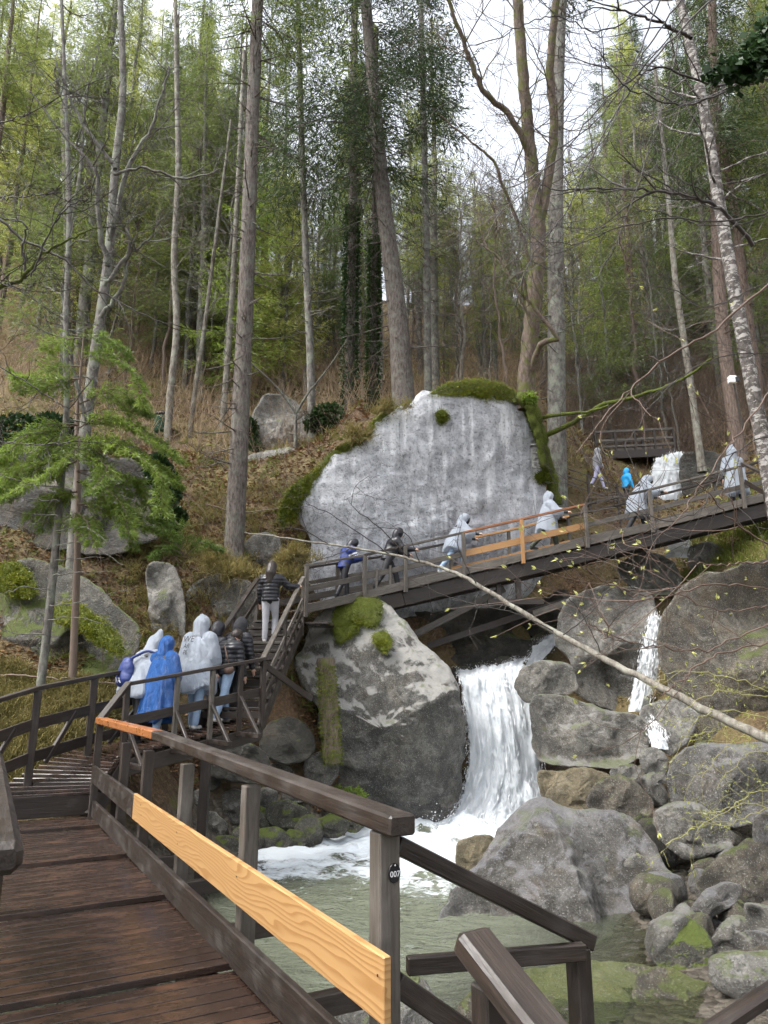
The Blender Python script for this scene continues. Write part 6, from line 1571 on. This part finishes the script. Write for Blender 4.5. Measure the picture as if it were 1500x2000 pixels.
# ---- ivy and evergreen shrubs
def shrub(label, blobs, mat, n=3500, lf=(.10, .04), name='shrub'):
    G = Geo(); per = n//len(blobs); base = pix(*blobs[0][:3]) 
    for u, v, d, rx, ry in blobs:
        c = pix(u, v, d); a = rng.normal(size=(per, 3)); a /= np.linalg.norm(a, axis=1)[:, None]; a *= rng.uniform(.5, 1, (per, 1))**.5
        Pq = c+a*np.array([rx/FPX*d, rx/FPX*d*.6, ry/FPX*d]); Pq += .12*fbm(Pq*3, 2)[:, None]
        D = a+rng.normal(0, .5, (per, 3)); D[:, 2] -= .4; D /= np.linalg.norm(D, axis=1)[:, None]; G.blades(Pq, D, lf[0]*rng.uniform(.6, 1.3, per), lf[1]*rng.uniform(.7, 1.2, per))
    W_ = Geo()
    for u, v, d, rx, ry in blobs:
        for _ in range(8):
            P = np.array([pix(u, v+ry, d), pix(u+rng.uniform(-.6, .6)*rx, v, d+rng.uniform(-.2, .2)), pix(u+rng.uniform(-1, 1)*rx, v-ry*.9, d+rng.uniform(-.3, .3))]); W_.tube(smooth_path(P, 8), np.linspace(.012, .004, 8), 3)
    e_ = empty(name, base, label, 'shrub'); obj('foliage', G.mesh('foliage', M[mat], False, off=base), e_); obj('stems', W_.mesh('stems', M['twig'], off=base), e_)
shrub('dark ivy thicket right of the young spruce', [(325,960,16.8,22,55),(310,915,17,25,30),(335,1010,16.6,20,30)], 'ivy', 5000)
shrub('ivy hanging over the right side of the pale rock tower', [(640,810,24.2,30,22),(615,830,24.3,15,30),(660,830,24,20,25)], 'ivy', 3500, (.14, .05))
shrub('ivy patch left of the pale rock tower', [(488,850,25,12,35),(500,880,24.8,12,20)], 'ivy', 2000, (.14, .05))
shrub('low ivy on the slope at the left edge', [(30,850,20,60,40),(100,840,21,50,30)], 'ivy', 4500, (.13, .05))
shrub('green fern tuft at the foot of the central boulder', [(655,1545,15.2,28,10),(690,1555,15.2,25,8)], 'leafyoung', 900, (.09, .02))
shrub('fern on the mossy root of the forked tree', [(1035,778,20.1,12,10)], 'leafyoung', 500, (.12, .025))
# ---- pale pole lying across in front of the bridge
pl = empty('fallen_pole', pix(1500, 1442, 8.6), 'long pale fallen tree stem slanting across in front of the bridge', 'fallen tree')
G = Geo(); P = smooth_path(np.array([pix(*q) for q in [(478,1040,15.3),(620,1060,14.6),(760,1082,13.8),(880,1116,13),(950,1152,12.4),(1100,1244,11.3),(1250,1322,10.2),(1400,1398,9.2),(1530,1455,8.4)]]), 60)
P[1:-1] += rng.normal(0, .008, (58, 3)); G.tube(P, np.linspace(.013, .064, 60), 10)
obj('stem', G.mesh('stem', M['barkpole'], off=pl.location), pl)
G = Geo(); r8 = np.random.default_rng(8)
for q, d in [([(760,1082),(700,1040),(640,1000),(600,985),(600,960)], 13.7), ([(800,1090),(740,1030),(690,990),(695,950),(720,930)], 13.4), ([(690,1070),(650,1085),(600,1100)], 14.2), ([(820,1100),(790,1040),(720,1030)], 13.2), ([(640,1062),(590,1035),(545,1030)], 14.4), ([(1010,1185),(930,1180),(860,1160),(800,1130)], 12), ([(1080,1232),(1000,1195),(920,1185)], 11.4), ([(930,1140),(895,1070),(900,1030)], 12.3), ([(1100,1240),(1150,1200),(1190,1150),(1225,1130)], 11), ([(1180,1290),(1130,1190),(1080,1150)], 10.8)]:
    Pq = px_tube(G, q, d, .012, .004, 18, 4, .008)
    for i in range(5):
        dv = r8.normal(size=3); dv[1] *= .5; branchy(Pq[r8.integers(4, 18)], dv, r8.uniform(.3, .9), .005, r8, G, 1, 6, .2, .03, (2, 4), minr=.003)
obj('twigs', G.mesh('twigs', M['twigdark'], off=pl.location), pl)
# ---- overhanging bare branches from a tree outside the right edge
ov = empty('overhanging_tree', pix(1620, 1000, 9), 'bare budding tree whose arching branches reach in from the right edge', 'tree')
tips = []; GD, GR = Geo(), Geo(); r9 = np.random.default_rng(9)
BR = [([(1620,470),(1510,545),(1400,642),(1310,692),(1230,760),(1180,815),(1125,885)], 8.5, .022, GR, 5), ([(1620,640),(1510,760),(1440,850),(1380,930),(1325,1015)], 7.5, .014, GR, 3), ([(1620,1130),(1500,1065),(1425,1012),(1375,955),(1335,930)], 7.2, .014, GR, 3),
 ([(1620,1200),(1510,1215),(1385,1268),(1280,1264),(1200,1245),(1150,1212)], 6.8, .012, GR, 6), ([(1620,1160),(1510,1150),(1400,1143),(1280,1165),(1190,1140),(1130,1100)], 7, .012, GR, 8), ([(1620,1090),(1500,1098),(1400,1102),(1330,1095)], 6.6, .012, GR, 6), ([(1620,1225),(1510,1252),(1385,1287),(1310,1345),(1265,1360)], 6.6, .012, GR, 4), ([(1620,1180),(1500,1185),(1400,1190),(1300,1150),(1240,1120)], 7, .010, GR, 7),
 ([(1620,120),(1510,150),(1420,178),(1335,205),(1245,180),(1190,130),(1140,60)], 9, .022, GD, 4), ([(1620,110),(1500,140),(1400,165),(1300,135),(1240,150),(1165,215),(1100,300),(1030,350)], 9.5, .026, GD, 6), ([(1470,480),(1430,430),(1390,398),(1330,380),(1250,370),(1170,368),(1080,372),(1035,345)], 12.5, .05, GD, 6),
 ([(1620,380),(1500,412),(1400,432),(1300,425),(1200,450),(1100,490),(1060,500)], 10, .018, GD, 5), ([(1420,-30),(1320,70),(1250,150),(1170,280),(1100,420),(1040,500),(1000,590)], 10.5, .02, GD, 6), ([(1350,-30),(1260,100),(1170,230),(1080,300),(1010,350)], 10.5, .018, GD, 5), ([(1300,-30),(1240,120),(1180,270),(1090,330),(960,430)], 11, .018, GD, 5), ([(1300,-20),(1180,60),(1080,30),(980,70),(870,110)], 11, .016, GD, 5), ([(1350,75),(1290,45),(1200,15),(1110,-10)], 14, .05, GD, 3),
 ([(1330,60),(1280,260),(1200,480),(1150,560)], 11.5, .016, GD, 5), ([(1620,300),(1500,420),(1380,440),(1260,410),(1150,460)], 10.8, .016, GD, 5), ([(1620,700),(1500,690),(1400,700),(1300,760),(1220,870)], 9.6, .012, GD, 6), ([(1620,830),(1520,850),(1440,880),(1360,1000),(1260,1010),(1190,980)], 8.2, .012, GD, 6), ([(1620,500),(1480,560),(1380,600),(1300,560),(1200,570)], 11, .014, GD, 6)]
for q, d, r0, gg, nch in BR:
    Pq = px_tube(gg, q, [d+.6-.2*i for i in range(len(q))], r0*.85, .005, 40, 5, .012)
    for i in range(nch*2 if gg is GD else (nch+1)//2):
        k_ = r9.integers(8, 40); t_ = Pq[k_]-Pq[k_-1]; t_ /= np.linalg.norm(t_); dv = t_+r9.normal(0, .5, 3)
        branchy(Pq[k_], dv, r9.uniform(.5, 1.6), max(.006, r0*.4), r9, gg, 2 if gg is GD else 1, 7, .13, .02, (2, 4), minr=.0035, tips=tips if gg is GR else None)
obj('branches', GD.mesh('branches', M['twigdark'], off=ov.location), ov); obj('red_twigs', GR.mesh('red_twigs', M['twigred'], off=ov.location), ov)
G = Geo(); tb = np.array([t[0] for t in tips]); td = np.array([t[1] for t in tips]); ex = np.array([pix(u, v, 6.9) for u, v in [(1168,1040),(1210,1100),(1240,1130),(1190,1340),(1310,1290),(1260,1240),(1360,1260),(1410,1310),(1330,1190),(1460,1130),(1420,1160),(1490,1200),(1380,1110),(1140,1180),(1190,1160),(1350,1330),(1430,1200),(1300,1170),(1480,1150),(1250,1060),(1400,1090)]])
tb = np.concatenate([tb, ex]); td = np.concatenate([td, np.tile([-.5, 0, .3], (len(ex), 1))])
for k_ in range(3): G.blades(tb+rng.normal(0, .008, tb.shape), td+rng.normal(0, .35, td.shape), .042, .010)
o = obj('buds', G.mesh('buds', M['bud'], False, off=ov.location), ov); o['kind'] = 'stuff'
# green willow twigs low at the right
wl_ = empty('green_twigs', pix(1540, 1480, 9), 'thin yellow green budding twigs arching over the right boulders', 'shrub')
G = Geo(); tips = []
for q in [[(1560,1380),(1450,1330),(1340,1310),(1280,1330)],[(1560,1420),(1440,1390),(1370,1400),(1330,1450)],[(1560,1560),(1480,1545),(1420,1580),(1370,1590)],[(1560,1550),(1470,1590),(1420,1610),(1330,1600)],[(1560,1600),(1460,1570),(1390,1600),(1300,1650)],[(1560,1450),(1480,1430),(1420,1460),(1370,1520)],[(1560,1400),(1470,1440),(1400,1430),(1330,1440)],[(1560,1350),(1480,1360),(1400,1350),(1330,1390)],[(1560,1500),(1500,1470),(1450,1480),(1400,1540)]]:
    Pq = px_tube(G, q, 9.2, .007, .003, 26, 4, .012)
    for i in range(7): branchy(Pq[r9.integers(6, 26)], r9.normal(size=3), r9.uniform(.15, .5), .003, r9, G, 1, 5, .2, -.02, (2, 4), minr=.002, tips=tips)
obj('stems', G.mesh('stems', mat_plain('yellow green twig bark', (.28, .27, .10), .6), off=wl_.location), wl_)
G = Geo(); tb = np.array([t[0] for t in tips]); td = np.array([t[1] for t in tips])
for k_ in range(3): G.blades(tb+rng.normal(0, .02, tb.shape), td+rng.normal(0, .5, td.shape), .04, .007)
obj('buds', G.mesh('buds', M['bud'], False, off=wl_.location), wl_)['kind'] = 'stuff'
# ivy hanging into the top right corner
iv = empty('hanging_ivy', pix(1560, 60, 7.5), 'dark green ivy leaves hanging into the top right corner', 'ivy')
G = Geo(); W_ = Geo()
for q in [[(1600,20),(1520,80),(1450,120),(1400,140)],[(1600,60),(1500,110),(1440,135)],[(1600,-30),(1510,30),(1480,90),(1470,140)],[(1600,0),(1520,60),(1490,130)]]:
    Pq = px_tube(W_, q, 7.5, .012, .004, 20, 4, .02); k = 220; Bq = Pq[rng.integers(5, 20, k)]+rng.normal(0, .07, (k, 3)); D = rng.normal(0, .5, (k, 3))+np.array([-.2, -.3, -.8]); D /= np.linalg.norm(D, axis=1)[:, None]
    G.blades(Bq, D, .11, .042, up=np.tile([0, -1., .3], (k, 1)))
obj('leaves', G.mesh('leaves', M['ivy'], False, off=iv.location), iv); obj('stems', W_.mesh('stems', M['twigdark'], off=iv.location), iv)
# branches reaching in at the left edge
le = empty('left_branches', pix(-60, 600, 9), 'crooked mossy bare branches reaching in at the left edge', 'tree')
G = Geo(); G2 = Geo()
for q, d, r0, gg in [([(-60,590),(0,560),(40,545),(90,490),(150,462),(205,440)], 8.5, .035, G2), ([(-60,400),(0,430),(50,470),(130,510),(180,560),(240,595),(290,620),(340,634)], 9.5, .022, G), ([(50,545),(45,490),(50,440),(0,425),(-60,420)], 8.6, .018, G), ([(60,540),(110,430),(150,395),(180,395)], 8.4, .012, G), ([(-60,540),(0,552),(45,565)], 8.2, .018, G), ([(-60,260),(0,240),(60,220)], 8.4, .012, G), ([(-60,680),(40,740),(120,790),(150,810)], 9, .01, G), ([(-60,850),(50,868),(180,862)], 9, .012, G), ([(-60,390),(40,385),(120,375)], 9, .012, G)]:
    Pq = px_tube(gg, q, d, r0, .005, 34, 6, .01)
    for i in range(6): branchy(Pq[r9.integers(8, 34)], (Pq[-1]-Pq[0])/np.linalg.norm(Pq[-1]-Pq[0])+r9.normal(0, .7, 3), r9.uniform(.4, 1.3), .007, r9, G, 2, 7, .17, .02, (2, 4), minr=.003)
obj('branches', G.mesh('branches', M['twigdark'], off=le.location), le); obj('mossy_branch', G2.mesh('mossy_branch', M['mossbark'], off=le.location), le)
# ---- litter bin and lamp
b = pix(315, 868, 25.9); b[2] = float(terr(b[0], b[1])[0])-.03; bn = empty('litter_bin', b, 'dark green litter bin behind the pale lichen trunk', 'litter bin')
M['bin'] = mat_plain('green painted metal', (.008, .05, .022), .5)
V, F = loft([((0, 0, 0), .26, .26), ((0, 0, .08), .29, .29), ((0, 0, .55), .31, .31), ((0, 0, .6), .33, .33), ((0, 0, .62), .29, .29)], 20); obj('body', newmesh('body', V, F, M['bin']), bn)
V, F = loft([((0, 0, .68), .34, .34), ((0, 0, .72), .33, .33), ((0, 0, .8), .18, .18), ((0, 0, .84), .04, .04)], 20); obj('lid', newmesh('lid', V, F, M['black']), bn)
b = pix(1450, 835, 24); lp = empty('pole_lamp', b, 'small white and black fixture on a thin pole among the right trees', 'fixture')
hd_ = pix(1432, 742, 24); member('pole', b, hd_, .05, .05, 'woodgrey', lp)
member('housing', hd_-RT*.16, hd_+RT*.10, .18, .26, 'white', lp, c=.03); member('lens', hd_+RT*.03-np.array([0, .1, .02]), hd_+RT*.14-np.array([0, .1, .02]), .05, .18, 'black', lp, c=.02)
# fallen twigs on the bank beside the left boulder
for i, q in enumerate([[(120,1325),(230,1335),(330,1330)], [(0,1318),(80,1322),(180,1340)], [(400,985),(470,1000),(560,990)]]):
    G = Geo(); d_ = 13.2 if i < 2 else 19.0
    P = px_tube(G, q, d_, .02, .012, 16, 5, .01); o = obj('fallen_branch', G.mesh('fallen_branch', M['twig'], off=P[0]), None, P[0])
    tag(o, ['thin fallen branch on the grass under the left boulder, right piece', 'thin fallen branch on the grass under the left boulder, left piece', 'fallen branch on the slope below the jutting rock roof'][i], 'branch')
